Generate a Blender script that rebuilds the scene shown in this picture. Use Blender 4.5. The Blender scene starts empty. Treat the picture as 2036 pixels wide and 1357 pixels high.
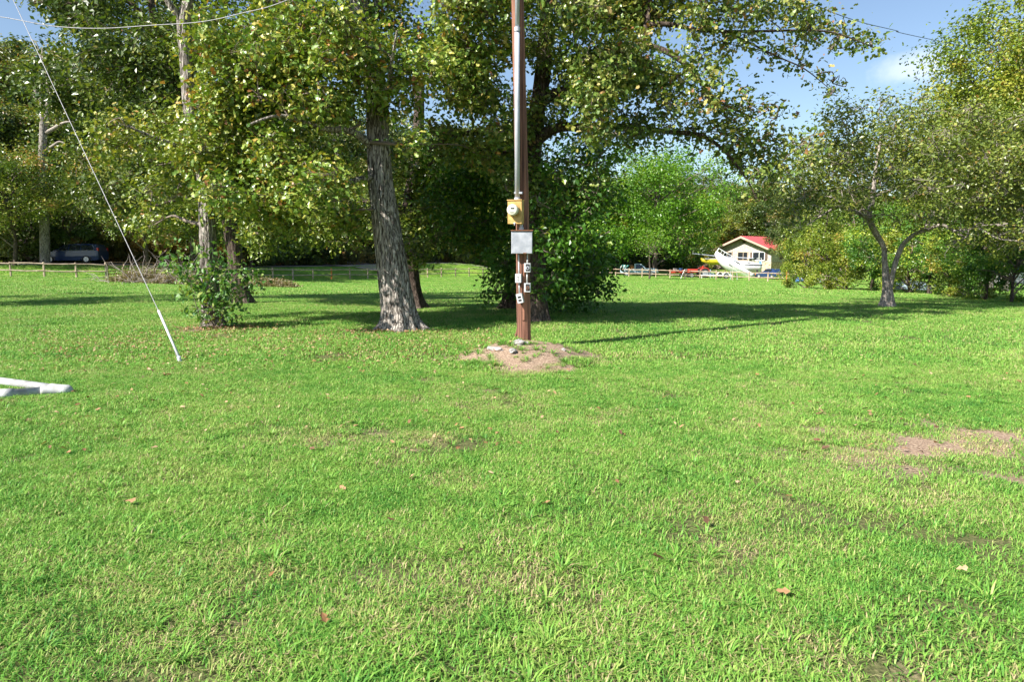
import bpy, bmesh, math, random
import numpy as np
from mathutils import Vector, Matrix
R = math.radians
rng = np.random.default_rng(7)
random.seed(7)
scn = bpy.context.scene
col = scn.collection

# ------------------------------------------------------------ camera, sky, sun, exposure
F, CX, CY = 1357.0, 1018.0, 678.5
CAMH = 1.5
PITCH = math.atan((CY - 508.0) / F)
cam_d = bpy.data.cameras.new("camera")
cam_d.lens = F / 2036 * 36; cam_d.sensor_width = 36; cam_d.clip_end = 3000; cam_d.clip_start = 0.05
cam = bpy.data.objects.new("camera", cam_d); col.objects.link(cam)
cam.location = (0, 0, CAMH); cam.rotation_euler = (math.pi/2 - PITCH, 0, 0)
scn.camera = cam

SUN_EL = R(41); SHX, SHY = 0.81, 0.586            # shadow direction on the ground
world = bpy.data.worlds.new("World"); scn.world = world; world.use_nodes = True
wn = world.node_tree; wn.nodes.clear()
def N(nt, t, **kw):
    n = nt.nodes.new(t)
    for k, v in kw.items(): setattr(n, k, v)
    return n
sky = N(wn, "ShaderNodeTexSky", sky_type='NISHITA', sun_disc=False)
sky.sun_elevation = SUN_EL
sky.sun_rotation = math.atan2(-SHX, -SHY)
sky.altitude = 100; sky.air_density = 1.0; sky.dust_density = 0.5; sky.ozone_density = 1.2
def pray(px, py):
    u = (px - CX)/F; v = (CY - py)/F
    return Vector((u, math.cos(PITCH) + v*math.sin(PITCH), -math.sin(PITCH) + v*math.cos(PITCH)))
cd = pray(1822, 135).normalized()
tc = N(wn, "ShaderNodeTexCoord")
sub = N(wn, "ShaderNodeVectorMath", operation='SUBTRACT'); sub.inputs[1].default_value = cd
mul = N(wn, "ShaderNodeVectorMath", operation='MULTIPLY'); mul.inputs[1].default_value = (22, 22, 52)
ln = N(wn, "ShaderNodeVectorMath", operation='LENGTH')
nz = N(wn, "ShaderNodeTexNoise"); nz.inputs['Scale'].default_value = 26; nz.inputs['Detail'].default_value = 7
nz.inputs['Roughness'].default_value = 0.6
mth = N(wn, "ShaderNodeMath", operation='MULTIPLY_ADD'); mth.inputs[1].default_value = 1.5; 
mr = N(wn, "ShaderNodeMapRange"); mr.inputs['From Min'].default_value = 1.95; mr.inputs['From Max'].default_value = 1.15
mr.inputs['To Max'].default_value = 0.36
wn.links.new(tc.outputs['Generated'], sub.inputs[0]); wn.links.new(sub.outputs[0], mul.inputs[0]); wn.links.new(mul.outputs[0], ln.inputs[0])
wn.links.new(tc.outputs['Generated'], nz.inputs['Vector'])
wn.links.new(nz.outputs['Fac'], mth.inputs[0]); wn.links.new(ln.outputs['Value'], mth.inputs[2]); wn.links.new(mth.outputs[0], mr.inputs['Value'])
mx = N(wn, "ShaderNodeMix", data_type='RGBA'); mx.inputs['B'].default_value = (9.0, 9.0, 9.4, 1)
wn.links.new(mr.outputs[0], mx.inputs['Factor']); wn.links.new(sky.outputs[0], mx.inputs['A'])
bg = N(wn, "ShaderNodeBackground"); bg.inputs['Strength'].default_value = 0.075
wo = N(wn, "ShaderNodeOutputWorld")
wn.links.new(mx.outputs['Result'], bg.inputs['Color']); wn.links.new(bg.outputs[0], wo.inputs['Surface'])

sl = bpy.data.lights.new("sun", 'SUN'); sl.energy = 5.0; sl.angle = R(0.5); sl.color = (1.0, 0.95, 0.87)
so = bpy.data.objects.new("sun", sl); col.objects.link(so)
sd = Vector((SHX*math.cos(SUN_EL), SHY*math.cos(SUN_EL), -math.sin(SUN_EL)))
so.rotation_euler = sd.to_track_quat('-Z', 'Y').to_euler(); so.location = (-20, -20, 40)
vs = scn.view_settings
vs.view_transform = 'Standard'; vs.look = 'None'; vs.gamma = 1; vs.exposure = 1.24; vs.use_curve_mapping = False
scn.render.engine = 'CYCLES'
cy = scn.cycles
cy.max_bounces = 6; cy.diffuse_bounces = 3; cy.glossy_bounces = 2; cy.transmission_bounces = 4; cy.transparent_max_bounces = 6
cy.caustics_reflective = False; cy.caustics_refractive = False
cy.use_denoising = True
cy.use_adaptive_sampling = True; cy.adaptive_threshold = 0.02

# ------------------------------------------------------------ terrain
def S(a, b, x):
    t = np.clip((np.asarray(x, float) - a)/(b - a), 0, 1); return t*t*(3 - 2*t)
def hsh(ix, iy, s):
    v = np.sin(ix*127.1 + iy*311.7 + s*74.7)*43758.5453
    return v - np.floor(v)
def vn(x, y, sc=1.0, s=0):
    x = np.asarray(x, float)*sc; y = np.asarray(y, float)*sc
    ix, iy = np.floor(x), np.floor(y); fx, fy = x-ix, y-iy
    fx = fx*fx*(3-2*fx); fy = fy*fy*(3-2*fy)
    a, b = hsh(ix, iy, s), hsh(ix+1, iy, s); c, d = hsh(ix, iy+1, s), hsh(ix+1, iy+1, s)
    return (a*(1-fx)+b*fx)*(1-fy) + (c*(1-fx)+d*fx)*fy
def fbm(x, y, sc, s=0):
    return (vn(x, y, sc, s) + 0.5*vn(x, y, sc*2.1, s+3) + 0.25*vn(x, y, sc*4.3, s+5))/1.75
def yfence(x): return np.interp(x, [-60, -37, -30, -21, -16, -8, 2, 13, 20, 27, 32, 60], [47, 50, 53, 62, 76, 86, 92, 92, 86, 80, 72, 60])
MX, MY = 0.22, 10.05
def H(x, y):
    x = np.asarray(x, float); y = np.asarray(y, float)
    z = -1.25*S(15, 70, y)*S(-42, -8, x) - 0.25*S(5, 28, x)*S(30, 80, y)
    d = y - yfence(x)
    left = S(6, -8, x) if False else 1 - S(-10, 4, x)
    z = z + left*(0.75 + 0.9*S(-30, -8, x))*S(2, 11, d)
    z = z + left*np.clip(d - 26, 0, 200)*0.16
    z = z + (1-left)*np.clip(y - 125, 0, 400)*0.12
    z = z + 0.05*(fbm(x, y, 0.12, 1) - 0.5)*S(3, 20, y)
    r = np.sqrt(((x-MX)/1.15)**2 + ((y-MY)/1.45)**2)
    z = z + (0.19 + 0.05*(fbm(x, y, 3.0, 9)-0.5))*(1 - S(0.25, 1.05, r))
    return z
def h(x, y): return float(H(x, y))
def P(px, py, Y):
    d = pray(px, py); t = Y/d.y
    return Vector((0, 0, CAMH)) + d*t
def G(px, Y):
    x = (px-CX)/F*Y*1.006
    return Vector((x, Y, h(x, Y)))
def GP(px, py):
    d = pray(px, py); t = 1.0; c = Vector((0, 0, CAMH))
    while t < 300:
        p = c + d*t
        if p.z < h(p.x, p.y): break
        t *= 1.003
    p = c + d*t
    return Vector((p.x, p.y, h(p.x, p.y)))

# ------------------------------------------------------------ materials
def mat(name, c, rough=0.6, metal=0.0, var=0.15, sc=6.0, bump=0.0, stretch=(1, 1, 1), c2=None, bsc=None, coat=0, spec=None):
    m = bpy.data.materials.new(name); m.use_nodes = True; nt = m.node_tree
    b = nt.nodes["Principled BSDF"]; b.inputs['Roughness'].default_value = rough; b.inputs['Metallic'].default_value = metal
    if coat: b.inputs['Coat Weight'].default_value = coat
    if spec is not None: b.inputs['Specular IOR Level'].default_value = spec
    t = N(nt, "ShaderNodeTexCoord"); mp = N(nt, "ShaderNodeMapping"); mp.inputs['Scale'].default_value = stretch
    nt.links.new(t.outputs['Object'], mp.inputs['Vector'])
    n1 = N(nt, "ShaderNodeTexNoise"); n1.inputs['Scale'].default_value = sc; n1.inputs['Detail'].default_value = 6
    nt.links.new(mp.outputs[0], n1.inputs['Vector'])
    rp = N(nt, "ShaderNodeMapRange"); rp.inputs['From Min'].default_value = 0.3; rp.inputs['From Max'].default_value = 0.7
    nt.links.new(n1.outputs['Fac'], rp.inputs['Value'])
    mxx = N(nt, "ShaderNodeMix", data_type='RGBA')
    a = [v*(1-var) for v in c]; d = c2 if c2 else [min(1, v*(1+var)) for v in c]
    mxx.inputs['A'].default_value = (*a, 1); mxx.inputs['B'].default_value = (*d, 1)
    nt.links.new(rp.outputs[0], mxx.inputs['Factor']); nt.links.new(mxx.outputs['Result'], b.inputs['Base Color'])
    if bump:
        n2 = N(nt, "ShaderNodeTexNoise"); n2.inputs['Scale'].default_value = bsc or sc*3; n2.inputs['Detail'].default_value = 8
        nt.links.new(mp.outputs[0], n2.inputs['Vector'])
        bp = N(nt, "ShaderNodeBump"); bp.inputs['Strength'].default_value = bump; bp.inputs['Distance'].default_value = 0.02
        nt.links.new(n2.outputs['Fac'], bp.inputs['Height']); nt.links.new(bp.outputs[0], b.inputs['Normal'])
    return m

def leafmat(name, stops, trans=0.24, rough=0.36, tr_tint=(1.2, 1.2, 0.45), gain=1.75):
    """stops: list of (pos, rgb); driven by the per-leaf 'tint' attribute"""
    m = bpy.data.materials.new(name); m.use_nodes = True; nt = m.node_tree; nt.nodes.clear()
    at = N(nt, "ShaderNodeAttribute", attribute_name="tint")
    cr = N(nt, "ShaderNodeValToRGB"); el = cr.color_ramp.elements
    while len(el) < len(stops): el.new(0.5)
    for e, (p, c) in zip(el, stops): e.position = p; e.color = (*[min(.7, v*gain) for v in c], 1)
    nt.links.new(at.outputs['Fac'], cr.inputs['Fac'])
    b = N(nt, "ShaderNodeBsdfPrincipled"); b.inputs['Roughness'].default_value = rough
    b.inputs['Specular IOR Level'].default_value = 0.5
    nt.links.new(cr.outputs[0], b.inputs['Base Color'])
    tm = N(nt, "ShaderNodeMix", data_type='RGBA', blend_type='MULTIPLY'); tm.inputs['Factor'].default_value = 1
    tm.inputs['B'].default_value = (*tr_tint, 1); nt.links.new(cr.outputs[0], tm.inputs['A'])
    tr = N(nt, "ShaderNodeBsdfTranslucent"); nt.links.new(tm.outputs['Result'], tr.inputs['Color'])
    ms = N(nt, "ShaderNodeMixShader"); ms.inputs[0].default_value = trans
    nt.links.new(b.outputs[0], ms.inputs[1]); nt.links.new(tr.outputs[0], ms.inputs[2])
    o = N(nt, "ShaderNodeOutputMaterial"); nt.links.new(ms.outputs[0], o.inputs['Surface'])
    return m

M = {}
M['oak'] = leafmat('oak_leaf', [(0, (.030, .068, .010)), (.38, (.070, .118, .016)), (.66, (.130, .160, .030)), (.86, (.24, .22, .05)), (.93, (.24, .14, .035)), (1, (.12, .055, .02))], gain=2.0)
M['oakr'] = leafmat('oak_limb_leaf', [(0, (.028, .062, .012)), (.42, (.070, .108, .020)), (.74, (.14, .15, .035)), (.9, (.23, .19, .07)), (1, (.15, .07, .03))], gain=2.0)
M['hick'] = leafmat('hickory_leaf', [(0, (.035, .065, .010)), (.4, (.085, .125, .016)), (.7, (.15, .17, .026)), (.9, (.24, .22, .045)), (1, (.2, .11, .03))])
M['darkleaf'] = leafmat('dark_leaf', [(0, (.016, .045, .006)), (.5, (.034, .085, .010)), (.8, (.085, .14, .018)), (1, (.22, .24, .035))], trans=.35, gain=2.4)
M['lime'] = leafmat('lime_leaf', [(0, (.055, .13, .010)), (.5, (.11, .24, .018)), (1, (.24, .33, .04))], trans=.4, gain=1.15)
M['yellowgreen'] = leafmat('yellow_green_leaf', [(0, (.06, .11, .01)), (.5, (.14, .19, .018)), (.9, (.27, .26, .04)), (1, (.24, .14, .03))], gain=1.3)
M['dull'] = leafmat('dull_leaf', [(0, (.040, .062, .014)), (.5, (.095, .128, .022)), (.85, (.19, .20, .04)), (1, (.20, .11, .04))], trans=.32)
M['forest'] = leafmat('forest_leaf', [(0, (.022, .042, .010)), (.4, (.045, .075, .014)), (.75, (.095, .12, .026)), (.95, (.17, .15, .04)), (1, (.17, .09, .03))], trans=.3)
M['forestb'] = leafmat('forest_leaf_brown', [(0, (.04, .048, .014)), (.4, (.085, .085, .022)), (.75, (.16, .125, .035)), (1, (.22, .11, .03))], trans=.3)
M['bushleaf'] = leafmat('bush_leaf', [(0, (.030, .085, .018)), (.6, (.07, .145, .03)), (1, (.16, .20, .05))], trans=.3)
M['fallen'] = leafmat('fallen_leaf', [(0, (.10, .05, .025)), (.5, (.30, .15, .06)), (1, (.50, .36, .22))], trans=.15, rough=.7, gain=1)
M['redleaf'] = leafmat('red_leaf', [(0, (.30, .03, .02)), (1, (.5, .08, .04))], gain=1)

def barkmat(name, dark, light, sc=7, bump=.9, vst=.16):
    m = bpy.data.materials.new(name); m.use_nodes = True; nt = m.node_tree
    b = nt.nodes["Principled BSDF"]; b.inputs['Roughness'].default_value = .9; b.inputs['Specular IOR Level'].default_value = .15
    t = N(nt, "ShaderNodeTexCoord"); mp = N(nt, "ShaderNodeMapping"); mp.inputs['Scale'].default_value = (1, 1, vst)
    nt.links.new(t.outputs['Object'], mp.inputs['Vector'])
    n1 = N(nt, "ShaderNodeTexNoise"); n1.inputs['Scale'].default_value = sc*3.4; n1.inputs['Detail'].default_value = 8; n1.inputs['Distortion'].default_value = .5
    v = N(nt, "ShaderNodeTexVoronoi", feature='DISTANCE_TO_EDGE'); v.inputs['Scale'].default_value = sc*2.4
    nt.links.new(mp.outputs[0], n1.inputs['Vector'])
    am = N(nt, "ShaderNodeMix", data_type='VECTOR'); am.inputs['Factor'].default_value = .12
    nt.links.new(mp.outputs[0], am.inputs['A']); nt.links.new(n1.outputs['Color'], am.inputs['B']); nt.links.new(am.outputs['Result'], v.inputs['Vector'])
    mu = N(nt, "ShaderNodeMath", operation='MULTIPLY_ADD'); mu.inputs[1].default_value = 1.6
    nt.links.new(v.outputs['Distance'], mu.inputs[0])
    nf = N(nt, "ShaderNodeMath", operation='MULTIPLY'); nf.inputs[1].default_value = .75
    nt.links.new(n1.outputs['Fac'], nf.inputs[0]); nt.links.new(nf.outputs[0], mu.inputs[2])
    cr = N(nt, "ShaderNodeValToRGB"); cr.color_ramp.elements[0].position = .36; cr.color_ramp.elements[1].position = .78
    cr.color_ramp.elements[0].color = (*dark, 1); cr.color_ramp.elements[1].color = (*light, 1)
    nt.links.new(mu.outputs[0], cr.inputs['Fac']); nt.links.new(cr.outputs[0], b.inputs['Base Color'])
    bp = N(nt, "ShaderNodeBump"); bp.inputs['Strength'].default_value = bump; bp.inputs['Distance'].default_value = .03
    nt.links.new(mu.outputs[0], bp.inputs['Height']); nt.links.new(bp.outputs[0], b.inputs['Normal'])
    return m
M['bark'] = barkmat('oak_bark', (.035, .026, .020), (.50, .45, .40), sc=8, bump=1.0, vst=.13)
M['barkd'] = barkmat('dark_bark', (.035, .025, .02), (.17, .13, .105), sc=9)
M['barkl'] = barkmat('pale_bark', (.10, .082, .07), (.58, .51, .44), sc=12, bump=.5)
M['twig'] = mat('twig', (.17, .135, .105), .85, var=.35, sc=3)
M['twigp'] = mat('pale_twig', (.26, .22, .19), .85, var=.25, sc=3)
M['polewood'] = mat('pole_wood', (.045, .018, .012), .9, var=.1, sc=26, bump=1.0, stretch=(1, 1, .03), c2=(.36, .165, .105), bsc=60)
M['fencewood'] = mat('fence_wood', (.34, .25, .17), .85, var=.25, sc=3, bump=.3, c2=(.52, .41, .30))
M['orange_wood'] = mat('orange_stained_wood', (.45, .16, .03), .8, var=.2, sc=3)
M['galv'] = mat('galvanised_steel', (.42, .44, .49), .5, metal=.05, var=.12, sc=4, bump=.1)
M['greypaint'] = mat('worn_grey_panel', (.33, .35, .40), .45, metal=.25, var=.12, sc=9, c2=(.50, .51, .56), bump=.05)
M['yellowpaint'] = mat('ochre_enamel', (.42, .25, .06), .55, var=.15, sc=14, c2=(.56, .36, .12), bump=.05)
M['rust'] = mat('rust', (.20, .08, .035), .9, var=.3, sc=30)
M['pvc'] = mat('white_pvc', (.30, .29, .26), .5, var=.1, sc=9, c2=(.52, .53, .54), bump=.1)
M['greyplastic'] = mat('grey_plastic', (.48, .49, .50), .5, var=.06, sc=20)
M['black'] = mat('black_plastic', (.025, .025, .028), .5, var=.1)
M['glassdome'] = mat('meter_glass', (.60, .60, .50), .18, var=.04, sc=10, coat=.6)
M['wire'] = mat('aluminium_cable', (.24, .24, .25), .5, metal=.2, var=.3, sc=40)
M['rock'] = mat('pale_rock', (.31, .29, .27), .9, var=.35, sc=9, bump=.7)
M['tyre'] = mat('tyre_rubber', (.025, .025, .026), .85)
M['rim'] = mat('wheel_rim', (.55, .55, .58), .35, metal=.6, var=.05)
M['navy'] = mat('navy_paint', (.015, .035, .105), .35, metal=0, coat=.4, var=.03)
M['glass'] = mat('dark_window', (.02, .025, .03), .08, var=.1, spec=.8)
M['lamp'] = mat('lamp_lens', (.75, .76, .78), .15, var=.02, coat=.5)
M['redlamp'] = mat('red_lens', (.5, .02, .02), .25)
M['paleblue'] = mat('pale_blue_paint', (.42, .53, .62), .4, coat=.3, var=.05)
M['white'] = mat('white_gelcoat', (.80, .80, .79), .35, var=.04, sc=3)
M['whitepaint'] = mat('white_paint', (.74, .74, .72), .6, var=.06)
M['yellowhull'] = mat('yellow_hull', (.62, .50, .03), .4, var=.06)
M['blue'] = mat('blue_paint', (.10, .25, .55), .45)
M['red'] = mat('red_paint', (.45, .045, .03), .45)
M['teal'] = mat('teal_canvas', (.05, .38, .33), .8)
M['orange'] = mat('orange_paint', (.62, .22, .05), .5)
M['stonewall'] = mat('fieldstone_wall', (.38, .33, .29), .9, var=.3, sc=3.2, c2=(.56, .51, .45), bump=.5)
M['stonebase'] = mat('tan_fieldstone', (.36, .24, .16), .9, var=.35, sc=3.4, c2=(.62, .50, .36), bump=.5)
M['stonebase'].node_tree.nodes
M['roofred'] = mat('red_metal_roof', (.46, .075, .08), .5, var=.08, sc=1.5)
M['brown'] = mat('brown_trim', (.11, .075, .055), .8, var=.2)
M['tan'] = mat('tan_trim', (.42, .33, .25), .8)
M['rustgate'] = mat('brown_gate_steel', (.13, .075, .045), .7, var=.25)
M['tarp'] = mat('faded_tarp', (.20, .26, .29), .7, var=.25, sc=4)
M['asphalt'] = mat('road_asphalt', (.23, .20, .19), .9, var=.2, sc=3, bump=.3)
M['gravel'] = mat('driveway_gravel', (.40, .31, .24), .95, var=.3, sc=6, bump=.4)
M['weed'] = leafmat('weed_blade', [(0, (.10, .10, .03)), (.5, (.20, .17, .06)), (.8, (.32, .24, .14)), (1, (.34, .20, .14))], trans=.2, gain=1)

# ------------------------------------------------------------ mesh tools
def tag(o, label=None, cat=None, group=None, kind=None):
    if label: o['label'] = label
    if cat: o['category'] = cat
    if group: o['group'] = group
    if kind: o['kind'] = kind
    return o
def empty(name, loc, rz=0, **k):
    o = bpy.data.objects.new(name, None); col.objects.link(o); o.location = loc; o.rotation_euler = (0, 0, rz)
    o.empty_display_size = .1
    return tag(o, **k)
def np_obj(name, V, faces, m, parent=None, smooth=False, face_attr=None, off=None, nside=None):
    """faces: (N,k) int array, or list of such arrays"""
    V = np.asarray(V, np.float32).reshape(-1, 3)
    if off is not None: V = V - np.asarray(off, np.float32)
    if not isinstance(faces, list): faces = [faces]
    faces = [np.asarray(f, np.int32) for f in faces if len(f)]
    me = bpy.data.meshes.new(name)
    nl = sum(f.size for f in faces); nf = sum(len(f) for f in faces)
    me.vertices.add(len(V)); me.vertices.foreach_set('co', V.ravel())
    me.loops.add(nl); me.loops.foreach_set('vertex_index', np.concatenate([f.ravel() for f in faces]))
    me.polygons.add(nf)
    tot = np.concatenate([np.full(len(f), f.shape[1], np.int32) for f in faces])
    st = np.concatenate([[0], np.cumsum(tot)[:-1]]).astype(np.int32)
    me.polygons.foreach_set('loop_start', st)
    me.polygons.foreach_set('use_smooth', np.full(nf, bool(smooth)))
    if face_attr is not None:
        a = me.attributes.new('tint', 'FLOAT', 'FACE'); a.data.foreach_set('value', np.asarray(face_attr, np.float32))
    me.update(calc_edges=True)
    if m: me.materials.append(m)
    o = bpy.data.objects.new(name, me); col.objects.link(o)
    if parent: o.parent = parent
    return o

class MB:
    """collects boxes, bars, tubes and lofts, built as one mesh"""
    def __init__(s): s.v = []; s.f = []
    def add(s, vs, fs):
        n = len(s.v); s.v += [tuple(v) for v in vs]; s.f += [tuple(i+n for i in f) for f in fs]; return s
    def box(s, c, d, rz=0, rx=0, ry=0, bev=0):
        mt = Matrix.Translation(c) @ Matrix.Rotation(rz, 4, 'Z') @ Matrix.Rotation(rx, 4, 'X') @ Matrix.Rotation(ry, 4, 'Y')
        bm = bmesh.new(); bmesh.ops.create_cube(bm, size=1)
        bmesh.ops.scale(bm, vec=d, verts=bm.verts)
        if bev: bmesh.ops.bevel(bm, geom=bm.edges[:], offset=bev, segments=2, affect='EDGES', profile=.5)
        bm.verts.index_update()
        s.add([mt @ v.co for v in bm.verts], [[v.index for v in f.verts] for f in bm.faces]); bm.free(); return s
    def tube(s, pts, rad, seg=8, cap=True):
        pts = [Vector(p) for p in pts]
        if not hasattr(rad, '__len__'): rad = [rad]*len(pts)
        rings = []; up = None
        for i, p in enumerate(pts):
            a = pts[max(i-1, 0)]; b = pts[min(i+1, len(pts)-1)]; t = (b-a).normalized()
            if up is None: up = t.orthogonal().normalized()
            up = (up - t*up.dot(t)).normalized(); w = t.cross(up)
            rings.append([p + (up*math.cos(2*math.pi*k/seg) + w*math.sin(2*math.pi*k/seg))*rad[i] for k in range(seg)])
        vs = [v for r_ in rings for v in r_]; fs = []
        for i in range(len(pts)-1):
            for k in range(seg):
                fs.append((i*seg+k, i*seg+(k+1) % seg, (i+1)*seg+(k+1) % seg, (i+1)*seg+k))
        if cap: fs.append(tuple(range(seg))[::-1]); fs.append(tuple((len(pts)-1)*seg+k for k in range(seg)))
        return s.add(vs, fs)
    def loft(s, secs, cap=True, closed=True):
        k = len(secs[0]); vs = [v for r_ in secs for v in r_]; fs = []
        for i in range(len(secs)-1):
            for j in range(k if closed else k-1):
                fs.append((i*k+j, i*k+(j+1) % k, (i+1)*k+(j+1) % k, (i+1)*k+j))
        if cap: fs.append(tuple(range(k))[::-1]); fs.append(tuple((len(secs)-1)*k+j for j in range(k)))
        return s.add(vs, fs)
    def prism(s, poly, y0, y1):
        """poly in (x,z), extruded along y"""
        return s.loft([[(x, y0, z) for x, z in poly], [(x, y1, z) for x, z in poly]])
    def build(s, name, m, parent=None, smooth=False, **k):
        me = bpy.data.meshes.new(name); me.from_pydata(s.v, [], s.f); me.update()
        if smooth: me.polygons.foreach_set('use_smooth', [True]*len(me.polygons))
        if m: me.materials.append(m)
        o = bpy.data.objects.new(name, me); col.objects.link(o)
        if parent: o.parent = parent
        bm = bmesh.new(); bm.from_mesh(me); bmesh.ops.recalc_face_normals(bm, faces=bm.faces); bm.to_mesh(me); bm.free()
        return tag(o, **k)
def copy_tree(o, parent=None):
    c = o.copy(); col.objects.link(c); c.parent = parent
    for ch in list(o.children): copy_tree(ch, c)
    return c
def catmull(pts, n=6):
    pts = [Vector(p) for p in pts]; out = []
    for i in range(len(pts)-1):
        p0 = pts[max(i-1, 0)]; p1 = pts[i]; p2 = pts[i+1]; p3 = pts[min(i+2, len(pts)-1)]
        for k in range(n):
            t = k/n
            out.append(.5*((2*p1) + (p2-p0)*t + (2*p0-5*p1+4*p2-p3)*t*t + (3*p1-p0-3*p2+p3)*t**3))
    return out + [pts[-1]]

# numpy tubes for twigs: many short straight 3-sided prisms
def sticks(A, B, ra, rb):
    A = np.asarray(A, float); B = np.asarray(B, float); n = len(A)
    t = B-A; L = np.linalg.norm(t, axis=1, keepdims=True)+1e-9; t = t/L
    ref = np.where(np.abs(t[:, 2:3]) > .9, np.array([[1., 0, 0]]), np.array([[0, 0, 1.]]))
    u = np.cross(t, ref); u /= np.linalg.norm(u, axis=1, keepdims=True); w = np.cross(t, u)
    ra = np.broadcast_to(ra, (n,))[:, None]; rb = np.broadcast_to(rb, (n,))[:, None]
    V = []
    for rr, base in ((ra, A), (rb, B)):
        for k in range(3):
            a = 2*math.pi*k/3; V.append(base + (u*math.cos(a) + w*math.sin(a))*rr)
    V = np.stack(V, 1).reshape(-1, 3)
    i0 = np.arange(n)[:, None]*6
    Fq = np.concatenate([i0 + np.array([[k, (k+1) % 3, 3+(k+1) % 3, 3+k]]) for k in range(3)], 0)
    return V, Fq

OAK = (np.array([(0, 0, 0), (.30, .20, .05), (.42, .10, .03), (.70, .34, .03), (.80, .14, 0), (1, 0, -.10), (.80, -.14, 0), (.70, -.34, .03), (.42, -.10, .03), (.30, -.20, .05)]),
       [(0, 1, 2, 8, 9), (2, 3, 4, 6, 7), (2, 7, 8), (4, 5, 6)])
OAK = (np.array([(0, 0, 0), (.38, .30, .07), (.52, .16, .02), (.80, .30, .0), (1, 0, -.12), (.80, -.30, .0), (.52, -.16, .02), (.38, -.30, .07)]),
       [(0, 1, 2), (0, 2, 6), (0, 6, 7), (2, 3, 4), (2, 4, 6), (6, 4, 5)])
FOLD = (np.array([(0, 0, 0), (.5, .30, .07), (1, 0, -.06), (.5, -.30, .07)]), [(0, 1, 2), (0, 2, 3)])
BROAD = (np.array([(0, 0, 0), (.3, .28, .06), (.7, .24, .02), (1, 0, -.15), (.7, -.24, .02), (.3, -.28, .06), (.5, 0, 0)]), [(0, 1, 6), (1, 2, 6), (2, 3, 6), (3, 4, 6), (4, 5, 6), (5, 0, 6)])
def leaf_arrays(pos, size, tmpl, tint, up=.5, outward=None, rg=rng, droop=0.0):
    n = len(pos)
    nrm = rg.normal(size=(n, 3)); nrm /= np.linalg.norm(nrm, axis=1, keepdims=True)
    nrm[:, 2] = np.abs(nrm[:, 2])
    nrm = nrm + np.array([0, 0, up])
    if outward is not None: nrm = nrm + outward
    nrm /= np.linalg.norm(nrm, axis=1, keepdims=True)
    d = rg.normal(size=(n, 3)); d[:, 2] -= droop; d -= nrm*np.sum(d*nrm, 1, keepdims=True); d /= np.linalg.norm(d, axis=1, keepdims=True)
    s = np.cross(nrm, d)
    T, fc = tmpl
    V = pos[:, None, :] + size[:, None, None]*(T[None, :, 0:1]*d[:, None] + T[None, :, 1:2]*s[:, None] + T[None, :, 2:3]*nrm[:, None])
    k = len(T); f = np.array(fc)
    Fc = (np.arange(n)[:, None, None]*k + f[None]).reshape(-1, f.shape[1])
    return V.reshape(-1, 3), Fc, np.repeat(tint, len(fc))

# ------------------------------------------------------------ ground
def axis(a, b, fn): 
    out = [a]
    while out[-1] < b: out.append(out[-1] + fn(out[-1]))
    return np.array(out)
ys = axis(-25, 620, lambda y: .10 if 1 < y < 16 else (.4 if 0 <= y < 45 else (1.0 if y < 120 else (.8 if y < 0 else 10))) if y > -1 else 2)
xs_r = axis(0, 420, lambda x: .12 if x < 5 else (.35 if x < 20 else (1.0 if x < 70 else 12)))
xs = np.concatenate([-xs_r[::-1][:-1], xs_r])
Xg, Yg = np.meshgrid(xs, ys); Zg = H(Xg, Yg)
def bare(x, y):
    """1 where the turf is worn to dirt"""
    r = np.sqrt(((x-MX)/1.12)**2 + ((y-(MY-.10))/1.25)**2) + .9*(fbm(x, y, 2.6, 21)-.5)
    b = 1 - S(.80, 1.08, r)
    # worn patches to the right
    m = 1.1*S(.38, .6, fbm(x, y*1.6, 2.6, 31))*np.exp(-(((x-3.5)/1.5)**2 + ((y-5.25)/.9)**2))*1.25*1.1
    m2 = S(.62, .78, fbm(x, y, 1.3, 41))*.6
    for (bx, by, br) in ((GP(435, 656).x, GP(435, 656).y, .9), (GP(790, 660).x, GP(790, 660).y-.15, .9), (GP(1765, 612).x, GP(1765, 612).y, .9), (GP(1990,606).x, GP(1990,606).y, 2.0), (-5.9, 7.0, .7)):
        m = m + .8*np.exp(-(((x-bx)/(br*1.3))**2 + ((y-by)/(br*.7))**2))*S(.25, .6, fbm(x, y, 2.5, 51))
    return np.clip(np.maximum(b, np.maximum(m, m2*.6)), 0, 1)
V = np.stack([Xg, Yg, Zg], -1).reshape(-1, 3)
ny, nx = Xg.shape
idx = np.arange(ny*nx).reshape(ny, nx)
Fg = np.stack([idx[:-1, :-1], idx[:-1, 1:], idx[1:, 1:], idx[1:, :-1]], -1).reshape(-1, 4)
gm = bpy.data.materials.new('lawn_soil'); gm.use_nodes = True; nt = gm.node_tree
b = nt.nodes["Principled BSDF"]; b.inputs['Roughness'].default_value = .95; b.inputs['Specular IOR Level'].default_value = .1
geo = N(nt, "ShaderNodeNewGeometry")
at = N(nt, "ShaderNodeAttribute", attribute_name="bare")
far = N(nt, "ShaderNodeAttribute", attribute_name="far")
def noise(nt, vec, sc, det=6, rough=.6):
    n = N(nt, "ShaderNodeTexNoise"); n.inputs['Scale'].default_value = sc; n.inputs['Detail'].default_value = det; n.inputs['Roughness'].default_value = rough
    nt.links.new(vec, n.inputs['Vector']); return n
def ramp(nt, fac, stops):
    cr = N(nt, "ShaderNodeValToRGB"); el = cr.color_ramp.elements
    while len(el) < len(stops): el.new(.5)
    for e, (p, c) in zip(el, stops): e.position = p; e.color = (*c, 1)
    nt.links.new(fac, cr.inputs['Fac']); return cr
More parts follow.
